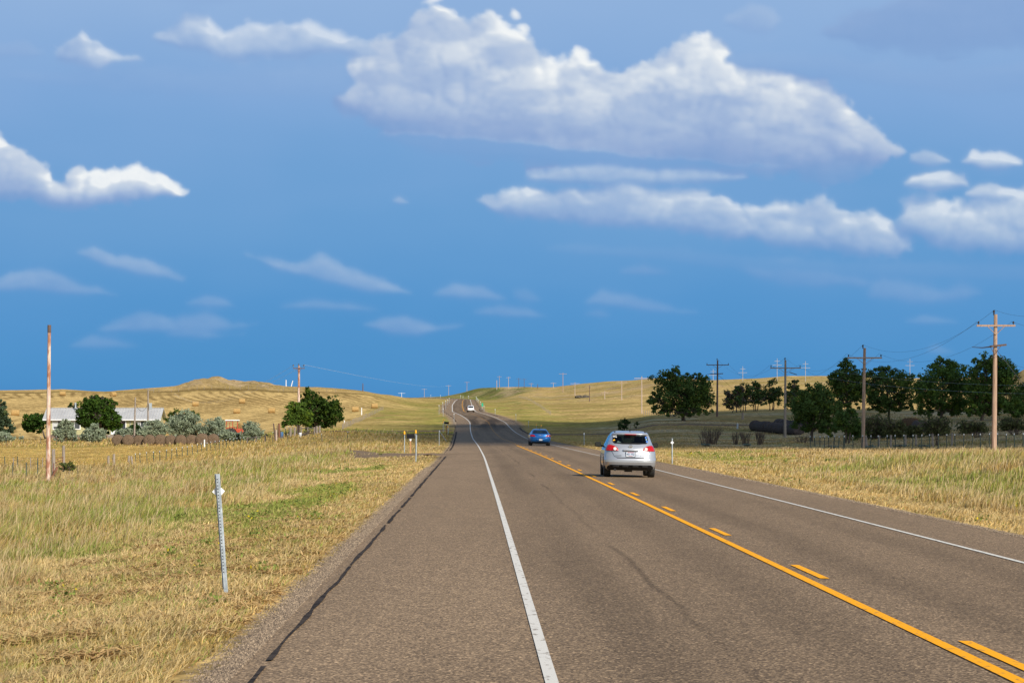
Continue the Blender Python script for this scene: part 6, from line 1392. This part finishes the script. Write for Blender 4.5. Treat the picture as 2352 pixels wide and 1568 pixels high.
class Shell:
    """car skin as stacked level sections: knots (z, half width, rear y, front y, corner depth rear, corner depth front)"""
    def __init__(s, kn, p=2.8): s.k = np.array(kn, float); s.p = p
    def at(s, z): return [np.interp(z, s.k[:, 0], s.k[:, i]) for i in range(1, 6)]
    def rear(s, x, z, off=0.0):
        w, yr, yf, cr, cf = s.at(z); w = w + off; q = min(abs(x) / w, .9999); return yr - off + cr - cr * (1 - q ** s.p) ** (1 / s.p)
    def front(s, x, z, off=0.0):
        w, yr, yf, cr, cf = s.at(z); w = w + off; q = min(abs(x) / w, .9999); return yf + off - cf + cf * (1 - q ** s.p) ** (1 / s.p)
    def ring(s, z, n=44):
        w, yr, yf, cr, cf = s.at(z); P = []
        th = np.linspace(0, math.pi / 2, n)
        rq = [(w * math.sin(t) ** (2 / s.p), yr + cr - cr * math.cos(t) ** (2 / s.p)) for t in th]
        side = [(w, y) for y in np.linspace(yr + cr, yf - cf, 40)[1:-1]]
        fq = [(w * math.sin(t) ** (2 / s.p), yf - cf + cf * math.cos(t) ** (2 / s.p)) for t in th[::-1]]
        half = rq + side + fq
        return half + [(-x, y) for x, y in half[::-1]][1:-1]
    def body(s, name, m, parent, cut=None, nz=70):
        zs = np.unique(np.concatenate([np.linspace(s.k[0, 0], s.k[-1, 0], nz), s.k[:, 0]])); V = []
        for z in zs: V += [(x, y, z) for x, y in s.ring(z)]
        n = len(V) // len(zs); V = np.array(V); Q = grid_quads(len(zs), n, True)
        if cut is not None:
            c = V[Q].mean(1); keep = np.array([not cut(*p) for p in c]); Q = Q[keep]
        top = [i for i in range((len(zs) - 1) * n, len(zs) * n)]
        me = np_mesh(name, V, quads=Q); bm = bmesh.new(); bm.from_mesh(me); bm.verts.ensure_lookup_table(); bm.faces.new([bm.verts[i] for i in top])
        bmesh.ops.recalc_face_normals(bm, faces=bm.faces[:]); bmesh.ops.delete(bm, geom=[v for v in bm.verts if not v.link_faces], context='VERTS'); bm.to_mesh(me); bm.free()
        me.polygons.foreach_set("use_smooth", np.ones(len(me.polygons), dtype=bool))
        return link_mesh(name, me, m, parent)
    def patch(s, name, rows, m, parent, off=.008, nc=14, side="rear", sol=0.0):
        """rows: (z, x left, x right) projected on the rear (or front) skin"""
        zs = [r_[0] for r_ in rows]; R_ = []
        Z = np.unique(np.concatenate([np.linspace(min(zs), max(zs), max(3, int(abs(max(zs) - min(zs)) / .04))), zs])); o = np.argsort(zs)
        for z in Z:
            xa = np.interp(z, np.array(zs)[o], np.array([r_[1] for r_ in rows])[o]); xb = np.interp(z, np.array(zs)[o], np.array([r_[2] for r_ in rows])[o])
            R_.append([(x, (s.rear if side == "rear" else s.front)(x, z, off), z) for x in np.linspace(xa, xb, nc)])
        b = MB().sheet(R_); ob = b.build(name, m, parent, smooth=True)
        if sol: md = ob.modifiers.new("solid", 'SOLIDIFY'); md.thickness = sol
        return ob
    def sidepatch(s, name, rows, sg, m, parent, off=.008, nc=12):
        """rows: (z, y rear, y front)"""
        R_ = [[(sg * (s.at(z)[0] + off), y, z) for y in np.linspace(ya, yb, nc)] for z, ya, yb in rows]
        return MB().sheet(R_).build(name, m, parent, smooth=True)
def wheels(root, pts, r_, w):
    for x, y in pts:
        t = MB().lathe([(r_ * .6, -w / 2), (r_ * .92, -w / 2), (r_ * .99, -w * .38), (r_, -w * .2), (r_, w * .2), (r_ * .99, w * .38), (r_ * .92, w / 2), (r_ * .6, w / 2)], 28, 'X', (x, y, r_)).build("wheel", M_RUBBER, root, smooth=True)
        s = 1 if x > 0 else -1; q = MB().lathe([(.03, 0), (r_ * .2, s * .005), (r_ * .24, -s * .02)], 18, 'X', (x + s * (w / 2 - .03), y, r_))
        q.lathe([(r_ * .60, -s * .05), (r_ * .62, s * .01), (r_ * .55, s * .01), (r_ * .53, -s * .05)], 24, 'X', (x + s * (w / 2 - .02), y, r_), cap=False)
        q.lathe([(r_ * .03, 0), (r_ * .58, 0)], 24, 'X', (x + s * (w / 2 - .09), y, r_))
        for k in range(6):
            a = k / 6 * 2 * math.pi; q.box((x + s * (w / 2 - .04), y + math.cos(a) * r_ * .38, r_ + math.sin(a) * r_ * .38), (.03, r_ * .40, .055), rx=a)
        q.build("rim", M_RIM, t)
def text_mesh(name, s, size, loc, m, parent, depth=.004, sx=1.0, bold=.0):
    cu = bpy.data.curves.new("text", 'FONT'); cu.body = s; cu.size = size; cu.align_x = 'CENTER'; cu.align_y = 'CENTER'; cu.extrude = depth; cu.offset = bold
    o = bpy.data.objects.new("text", cu); C.objects.link(o); dg = bpy.context.evaluated_depsgraph_get(); dg.update()
    me = bpy.data.meshes.new_from_object(o.evaluated_get(dg)); bpy.data.objects.remove(o); bpy.data.curves.remove(cu); me.name = name
    ob = link_mesh(name, me, None, parent); me.materials.clear(); me.materials.append(m); ob.location = loc; ob.rotation_euler = (R(90), 0, 0); ob.scale = (sx, 1, 1); return ob
def mirror_(root, sg, x, y, z, w, h, shell_m):
    b = MB().box((sg * (x + w / 2), y, z), (w, .13, h), bevel=.045).build("mirror", shell_m, root, smooth=True); MB().box((sg * (x + w / 2), y - .068, z), (w * .84, .006, h * .78), bevel=.002).build("mirror_glass", M_MIR, b)
    MB().tube([(sg * (x - .12), y + .02, z - h * .35), (sg * (x + .06), y, z - h * .25)], .03, 6).build("mirror_arm", M_TRIM, root)
def seats(root, ys, xs, z0, top):
    for y in ys:
        for x in xs:
            b = MB().box((x, y, z0 + .3), (.48, .14, .62), rx=-.15, bevel=.05); st = b.build("seat", M_SEAT, root); MB().box((x, y - .06, top), (.28, .1, .2), bevel=.04).build("headrest", M_SEAT, st)

def plate(root, sh, x, z, w, h, chars, tilt):
    y = sh.rear(x, z, .02); p = MB().box((x, y, z), (w + .03, .012, h + .03)).build("licence_plate", M_TRIM, root); MB().box((x, y - .009, z), (w, .006, h)).build("plate_face", M_PLATE, p)
    MB().box((x, y - .013, z + h * .39), (w * .7, .003, h * .1)).build("plate_heading", mat("plate_red", (.45, .06, .05)), p); MB().box((x, y - .013, z - h * .41), (w * .45, .003, h * .08)).build("plate_footer", mat("plate_red_dark", (.4, .1, .1)), p)
    if chars: text_mesh("plate_number", chars, h * .66, (x, y - .016, z - .004), mat("plate_blue", (.03, .07, .16)), p, .002, .80, .002)

def silver_car():
    Y = 93.0; px = bx(1447.5, Y); z = float(pave_z(np.array([px]), np.array([Y]))[0])
    root = empty("car", (px, Y, z), R(1.5), "silver hatchback with red tail lamps driving away in the right lane, nearest car", "car"); root.rotation_euler = (0, R(1.1), R(-.4))
    P = car_paint("silver_paint", (.40, .42, .455), .5, .34)
    S = Shell([(.24, .76, .30, 4.30, .35, .5), (.29, .83, .16, 4.45, .42, .6), (.40, .875, .05, 4.58, .46, .7), (.52, .895, .0, 4.62, .48, .75), (.60, .90, .0, 4.62, .5, .75), (.655, .898, .025, 4.6, .5, .75), (.67, .895, .05, 4.58, .5, .75), (.80, .888, .07, 4.45, .5, .7), (.92, .868, .10, 4.30, .5, .7), (1.00, .845, .13, 4.05, .48, .7), (1.06, .815, .17, 3.45, .45, .6), (1.14, .775, .23, 3.28, .42, .5), (1.22, .745, .31, 3.10, .40, .45), (1.33, .705, .42, 2.85, .38, .42), (1.44, .66, .52, 2.55, .36, .4), (1.485, .64, .47, 2.42, .36, .4), (1.53, .61, .50, 2.25, .38, .4), (1.565, .56, .66, 2.05, .4, .4), (1.59, .48, .95, 1.85, .3, .3), (1.60, .36, 1.15, 1.7, .2, .2)])
    gl = [(1.445, -.555, .555), (1.40, -.595, .595), (1.30, -.615, .615), (1.22, -.61, .61), (1.17, -.555, .555), (1.145, -.30, .30)]
    gz = [r_[0] for r_ in gl][::-1]; gx = [r_[2] for r_ in gl][::-1]
    def cut(x, y, zz):
        if abs(x) > .5 and min(math.hypot(y - .95, zz - .35), math.hypot(y - 3.64, zz - .35)) < .40: return True
        if y < .9 and 1.16 < zz < 1.435 and abs(x) < np.interp(zz, gz, gx) - .03: return True
        if y > 2.3 and 1.10 < zz < 1.45 and abs(x) < .56: return True
        w = S.at(zz)[0]
        return abs(x) > w - .02 and 1.09 < zz < 1.42 and .95 < y < 3.05 - (zz - 1.09) * 1.6 and not (1.72 < y < 1.80)
    S.body("body", P, root, cut)
    g = S.patch("rear_window", gl, M_GLASS, root, .006, 20)
    fr = [(1.445, -.555, -.51), (1.40, -.595, -.54), (1.30, -.615, -.56), (1.22, -.61, -.55), (1.17, -.555, -.50)]
    S.patch("window_seal", fr, M_TRIM, g, .010, 4); S.patch("window_seal", [(a, -c, -b) for a, b, c in fr], M_TRIM, g, .010, 4)
    S.patch("window_seal", [(1.445, -.555, .555), (1.425, -.575, .575)], M_TRIM, g, .010, 16); S.patch("window_seal", [(1.19, -.575, .575), (1.165, -.54, .54), (1.145, -.30, .30)], M_TRIM, g, .010, 16)
    S.patch("windscreen", [(1.46, -.58, .58), (1.08, -.72, .72)], M_GLASS, root, .006, 12, "front")
    for sg in (-1, 1):
        S.sidepatch("side_window", [(1.08, .93, 3.1), (1.25, .95, 2.82), (1.43, 1.0, 2.50)], sg, M_GLASS, root, .004)
        S.sidepatch("door_pillar", [(1.08, 1.7, 1.83), (1.43, 1.7, 1.8)], sg, M_TRIM, root, .010, 3)
        # tail lamps wrap round the corner
        L1 = [(1.105, .665, .765), (1.08, .565, .785), (1.03, .475, .815), (.98, .425, .838), (.93, .415, .852), (.915, .42, .855)]
        tl = S.patch("tail_lamp", [(a, sg * b, sg * c) for a, b, c in L1], M_LAMP, root, .018, 12, sol=.02)
        ly = S.rear(sg * .535, .985, .03); MB().lathe([(.055, -.004), (.055, .008), (.03, .016), (.01, .017)], 16, 'Y', (sg * .535, ly - .035, .985)).build("reversing_lamp", M_CLEAR, tl)
        S.patch("lamp_divider", [(1.085, sg * .60, sg * .612), (.92, sg * .60, sg * .612)], M_TRIM, tl, .021, 3)
        mirror_(root, sg, .90, 2.95, 1.10, .22, .17, M_TRIM)
        MB().box((sg * .525, 1.25, 1.562), (.055, 1.0, .022), ry=sg * .45, bevel=.008).build("roof_rail", M_TRIM, root)
        # hatch seam
        pts = [(sg * x, S.rear(sg * x, zz, .003), zz) for x, zz in ((.72, 1.13), (.70, .95), (.62, .85), (.585, .78), (.55, .72), (.47, .69))]
        MB().tube(pts, .006, 5).build("seam", M_TRIM, root)
    S.patch("bumper_strip", [(.688, -.47, .47), (.662, -.47, .47)], M_TRIM, root, .012, 14)
    S.patch("high_brake_lamp", [(1.495, -.19, .19), (1.48, -.215, .215), (1.455, -.20, .20)], M_LAMP, root, .02, 10, sol=.015)
    S.patch("lower_valance", [(.43, -.72, .72), (.36, -.80, .80), (.29, -.80, .80), (.245, -.72, .72)], M_TRIM, root, .012, 20)
    for x in (-.50, -.18, .17, .50): S.patch("valance_pad", [(.40, x - .11, x + .11), (.33, x - .10, x + .10)], mat("grey_trim", (.025, .025, .027), rough=.6, spec=.3), root, .024, 6, sol=.01)
    MB().box((0, 1.0, .32), (1.25, 1.4, .14)).box((-.05, .5, .24), (.26, .2, .10)).build("underbody", M_TRIM, root)
    MB().tube([(-.52, .16, .27), (-.52, .9, .27)], .045, 10).build("exhaust_pipe", M_TRIM, root)
    hy = S.rear(0, .93, .02); MB().box((0, hy, .935), (.54, .06, .075), bevel=.028).build("hatch_grip", P, root, smooth=True); S.patch("grip_shadow_gap", [(.902, -.25, .25), (.886, -.25, .25)], M_TRIM, root, .008, 6)
    ey = S.rear(0, 1.065, .02); em = MB().tube([(.053 * math.cos(t), ey - .022, 1.065 + .053 * math.sin(t)) for t in np.linspace(0, 2 * math.pi, 25)], .0085, 6, cap=False).box((0, ey - .024, 1.065), (.135, .014, .026)).build("emblem", M_CHROME, root)
    plate(root, S, 0, .80, .30, .155, "451-YIZ", 0)
    M_BADGE = mat("badge_grey", (.12, .125, .13), rough=.4)
    text_mesh("badge_lettering", "ROGUE", .052, (-.42, S.rear(-.42, .755, .03), .755), M_BADGE, root, .003, 1.25); text_mesh("badge_lettering", "S  AWD", .040, (.42, S.rear(.42, .745, .03), .745), M_BADGE, root, .003, 1.15)
    MB().tube([(0, .82, 1.60), (0, .70, 1.66), (0, .60, 1.80)], [.022, .012, .005], 6).build("aerial", M_TRIM, root)
    wp = MB().tube([(.06, S.rear(.06, 1.165, .03), 1.16), (-.10, S.rear(-.1, 1.19, .03), 1.19), (-.30, S.rear(-.3, 1.18, .03), 1.185)], .012, 5).build("wiper", M_TRIM, g)
    def sticker(nm, x, zz, r_, m):
        y = S.rear(x, zz, .034); return MB().lathe([(.004, -.001), (r_, -.001), (r_, .002), (.004, .002)], 14, 'Y', (x, y, zz)).build(nm, m, g)
    mw, my, mb = mat("sticker_white", (.78, .8, .82)), mat("sticker_yellow", (.8, .42, .02)), mat("sticker_blue", (.09, .25, .72))
    for dx, dz in ((-.03, .02), (.03, .03), (0, -.015), (.045, -.02), (-.045, -.01)): sticker("sticker", -.525 + dx, 1.405 + dz, .016, mw)
    MB().box((-.565, S.rear(-.565, 1.275, .02), 1.275), (.075, .004, .05), ry=-.4).build("sticker", my, g); sticker("sticker", .54, 1.385, .030, mb); sticker("sticker", .555, 1.315, .024, mat("sticker_pale_blue", (.35, .6, .85))); sticker("sticker", .575, 1.24, .034, mb)
    seats(root, (2.15,), (-.36, .36), .62, 1.30); seats(root, (1.2,), (-.42, .42), .55, 1.13)
    MB().box((0, 3.0, 1.02), (1.25, .5, .12), bevel=.04).build("dashboard", M_SEAT, root); MB().box((0, 2.0, .5), (1.4, 3.4, .12)).build("cabin_floor", M_SEAT, root)
    MB().box((.1, .75, 1.03), (1.1, .5, .03)).build("parcel_shelf", M_SEAT, root); MB().box((-.38, .72, 1.16), (.16, .05, .14), ry=.5).box((.16, .6, 1.06), (.24, .2, .03)).build("paper_on_shelf", mw, root)
    MB().box((0, 2.62, 1.38), (.24, .04, .08), bevel=.015).build("rear_view_mirror", M_TRIM, root)
    wheels(root, ((-.765, .95), (.765, .95), (-.765, 3.64), (.765, 3.64)), .345, .235)
silver_car()

def blue_car():
    Y = 236.0; px = bx(1241, Y); z = float(pave_z(np.array([px]), np.array([Y]))[0])
    root = empty("car", (px, Y, z), 0, "bright blue sedan ahead of the silver car", "car"); root.rotation_euler = (R(.2), R(1.0), R(1.2))
    P = car_paint("blue_paint", (.003, .125, .42), .5, .3)
    S = Shell([(.22, .74, .32, 4.45, .4, .5), (.30, .83, .14, 4.6, .45, .6), (.42, .89, .03, 4.7, .48, .7), (.58, .905, .0, 4.72, .5, .75), (.66, .91, .0, 4.7, .5, .75), (.70, .908, .05, 4.66, .5, .75), (.82, .90, .06, 4.55, .5, .7), (.94, .885, .09, 4.2, .5, .7), (1.02, .86, .13, 3.75, .5, .7), (1.045, .83, .30, 3.4, .5, .6), (1.06, .80, .55, 3.3, .5, .55), (1.12, .765, .66, 3.15, .48, .5), (1.22, .71, .88, 2.9, .45, .45), (1.34, .645, 1.15, 2.55, .42, .42), (1.41, .60, 1.38, 2.3, .4, .4), (1.45, .53, 1.6, 2.1, .3, .3), (1.465, .42, 1.7, 2.0, .15, .15)])
    def cut(x, y, zz):
        if abs(x) > .5 and min(math.hypot(y - .95, zz - .33), math.hypot(y - 3.7, zz - .33)) < .39: return True
        if y < 1.8 and 1.08 < zz < 1.37 and abs(x) < S.at(zz)[0] * .86 and y < S.at(zz)[1] + .4: return True
        if y > 2.3 and 1.10 < zz < 1.37 and abs(x) < .55: return True
        return abs(x) > S.at(zz)[0] - .02 and 1.09 < zz < 1.36 and 1.3 < y < 3.0 - (zz - 1.09) * 1.7
    S.body("body", P, root, cut)
    S.patch("rear_window", [(1.385, -.55, .55), (1.25, -.63, .63), (1.065, -.70, .70)], M_GLASS, root, .006, 18); S.patch("windscreen", [(1.38, -.55, .55), (1.08, -.68, .68)], M_GLASS, root, .006, 12, "front")
    for sg in (-1, 1):
        S.sidepatch("side_window", [(1.08, 1.25, 3.02), (1.22, 1.35, 2.8), (1.365, 1.5, 2.5)], sg, M_GLASS, root, .004)
        tl = S.patch("tail_lamp", [(.955, sg * .60, sg * .865), (.92, sg * .52, sg * .878), (.87, sg * .46, sg * .885), (.82, sg * .42, sg * .888), (.80, sg * .43, sg * .885)], M_LAMP, root, .016, 12, sol=.02)
        S.patch("reversing_lamp", [(.93, sg * .68, sg * .74), (.84, sg * .66, sg * .74)], M_CLEAR, tl, .024, 4); S.patch("lamp_highlight_lens", [(.915, sg * .50, sg * .64), (.88, sg * .50, sg * .63)], mat("pink_lens", (.6, .22, .22), rough=.2), tl, .024, 4)
        mirror_(root, sg, .90, 3.0, 1.06, .20, .14, M_TRIM)
    S.patch("bumper_seam", [(.70, -.86, .86), (.685, -.86, .86)], M_TRIM, root, .006, 20); S.patch("plate_recess", [(.60, -.40, .40), (.40, -.30, .30)], P, root, .012, 10, sol=.012)
    S.patch("lower_valance", [(.34, -.74, .74), (.23, -.72, .72)], M_TRIM, root, .012, 16); MB().box((0, .9, .25), (1.3, 1.3, .14)).build("underbody", M_TRIM, root)
    plate(root, S, .03, .53, .29, .15, None, 0)
    ey = S.rear(0, .93, .02); MB().box((-.1, ey, .93), (.16, .01, .02), ry=.08).box((.1, ey, .93), (.16, .01, .02), ry=-.08).lathe([(.01, -.006), (.035, -.004), (.035, .006)], 14, 'Y', (0, ey, .93)).build("emblem", M_CHROME, root)
    MB().tube([(0, 1.75, 1.46), (0, 1.60, 1.56)], [.03, .008], 6).build("aerial", M_TRIM, root)
    seats(root, (2.2,), (-.38, .38), .5, 1.22); MB().box((0, 1.15, 1.03), (1.25, .8, .04)).build("parcel_shelf", M_SEAT, root); MB().box((0, 3.05, 1.0), (1.25, .5, .12)).build("dashboard", M_SEAT, root)
    wheels(root, ((-.775, .95), (.775, .95), (-.775, 3.7), (.775, 3.7)), .33, .225)
blue_car()

def pickup():
    Y = 765.0; px = bx(1081.5, Y); z = float(pave_z(np.array([px]), np.array([Y]))[0])
    root = empty("pickup_truck", (px, Y, z), 0, "white pickup with canopy, farthest vehicle, climbing the road", "pickup truck"); root.rotation_euler = (R(1.0), 0, R(1.5))
    P = car_paint("white_truck_paint", (.78, .79, .80), .0, .3)
    S = Shell([(.52, .93, .05, 5.3, .12, .4), (.62, .97, .02, 5.5, .14, .5), (.9, .985, .0, 5.55, .15, .5), (1.12, .985, .0, 5.5, .15, .5), (1.16, .93, .03, 4.2, .15, .4), (1.25, .90, .06, 3.9, .18, .3), (1.55, .84, .16, 3.5, .2, .3), (1.78, .77, .26, 3.2, .25, .3), (1.86, .70, .36, 3.0, .3, .3), (1.90, .58, .6, 2.8, .2, .2)], 3.6)
    S.body("body", P, root, lambda x, y, zz: (abs(x) > .6 and min(math.hypot(y - 1.15, zz - .4), math.hypot(y - 4.5, zz - .4)) < .5) or y < .6 and 1.27 < zz < 1.70 and abs(x) < .72)
    S.patch("rear_window", [(1.74, -.70, .70), (1.25, -.76, .76)], mat("dark_glass", (.012, .02, .03), rough=.08, spec=.2), root, .006, 12)
    for sg in (-1, 1):
        S.patch("tail_lamp", [(1.14, sg * .86, sg * .965), (.75, sg * .86, sg * .968)], M_LAMP, root, .02, 6, sol=.02); mirror_(root, sg, 1.0, 3.5, 1.28, .24, .28, M_TRIM); S.sidepatch("side_window", [(1.25, .5, 3.7), (1.7, .6, 3.2)], sg, M_TRIM, root, .004)
    S.patch("tailgate_emblem", [(1.03, -.10, .10), (.95, -.10, .10)], M_TRIM, root, .012, 4); MB().box((0, -.08, .58), (1.9, .16, .2), bevel=.03).build("bumper", M_CHROME, root); MB().box((0, -.175, .60), (.32, .01, .14)).build("licence_plate", M_PLATE, root)
    MB().box((0, .05, 1.93), (.3, .06, .05)).build("high_brake_lamp", M_LAMP, root); MB().box((0, 2.2, .48), (1.5, 4.2, .2)).build("chassis", M_TRIM, root)
    wheels(root, ((-.83, 1.15), (.83, 1.15), (-.83, 4.5), (.83, 4.5)), .40, .29)
pickup()
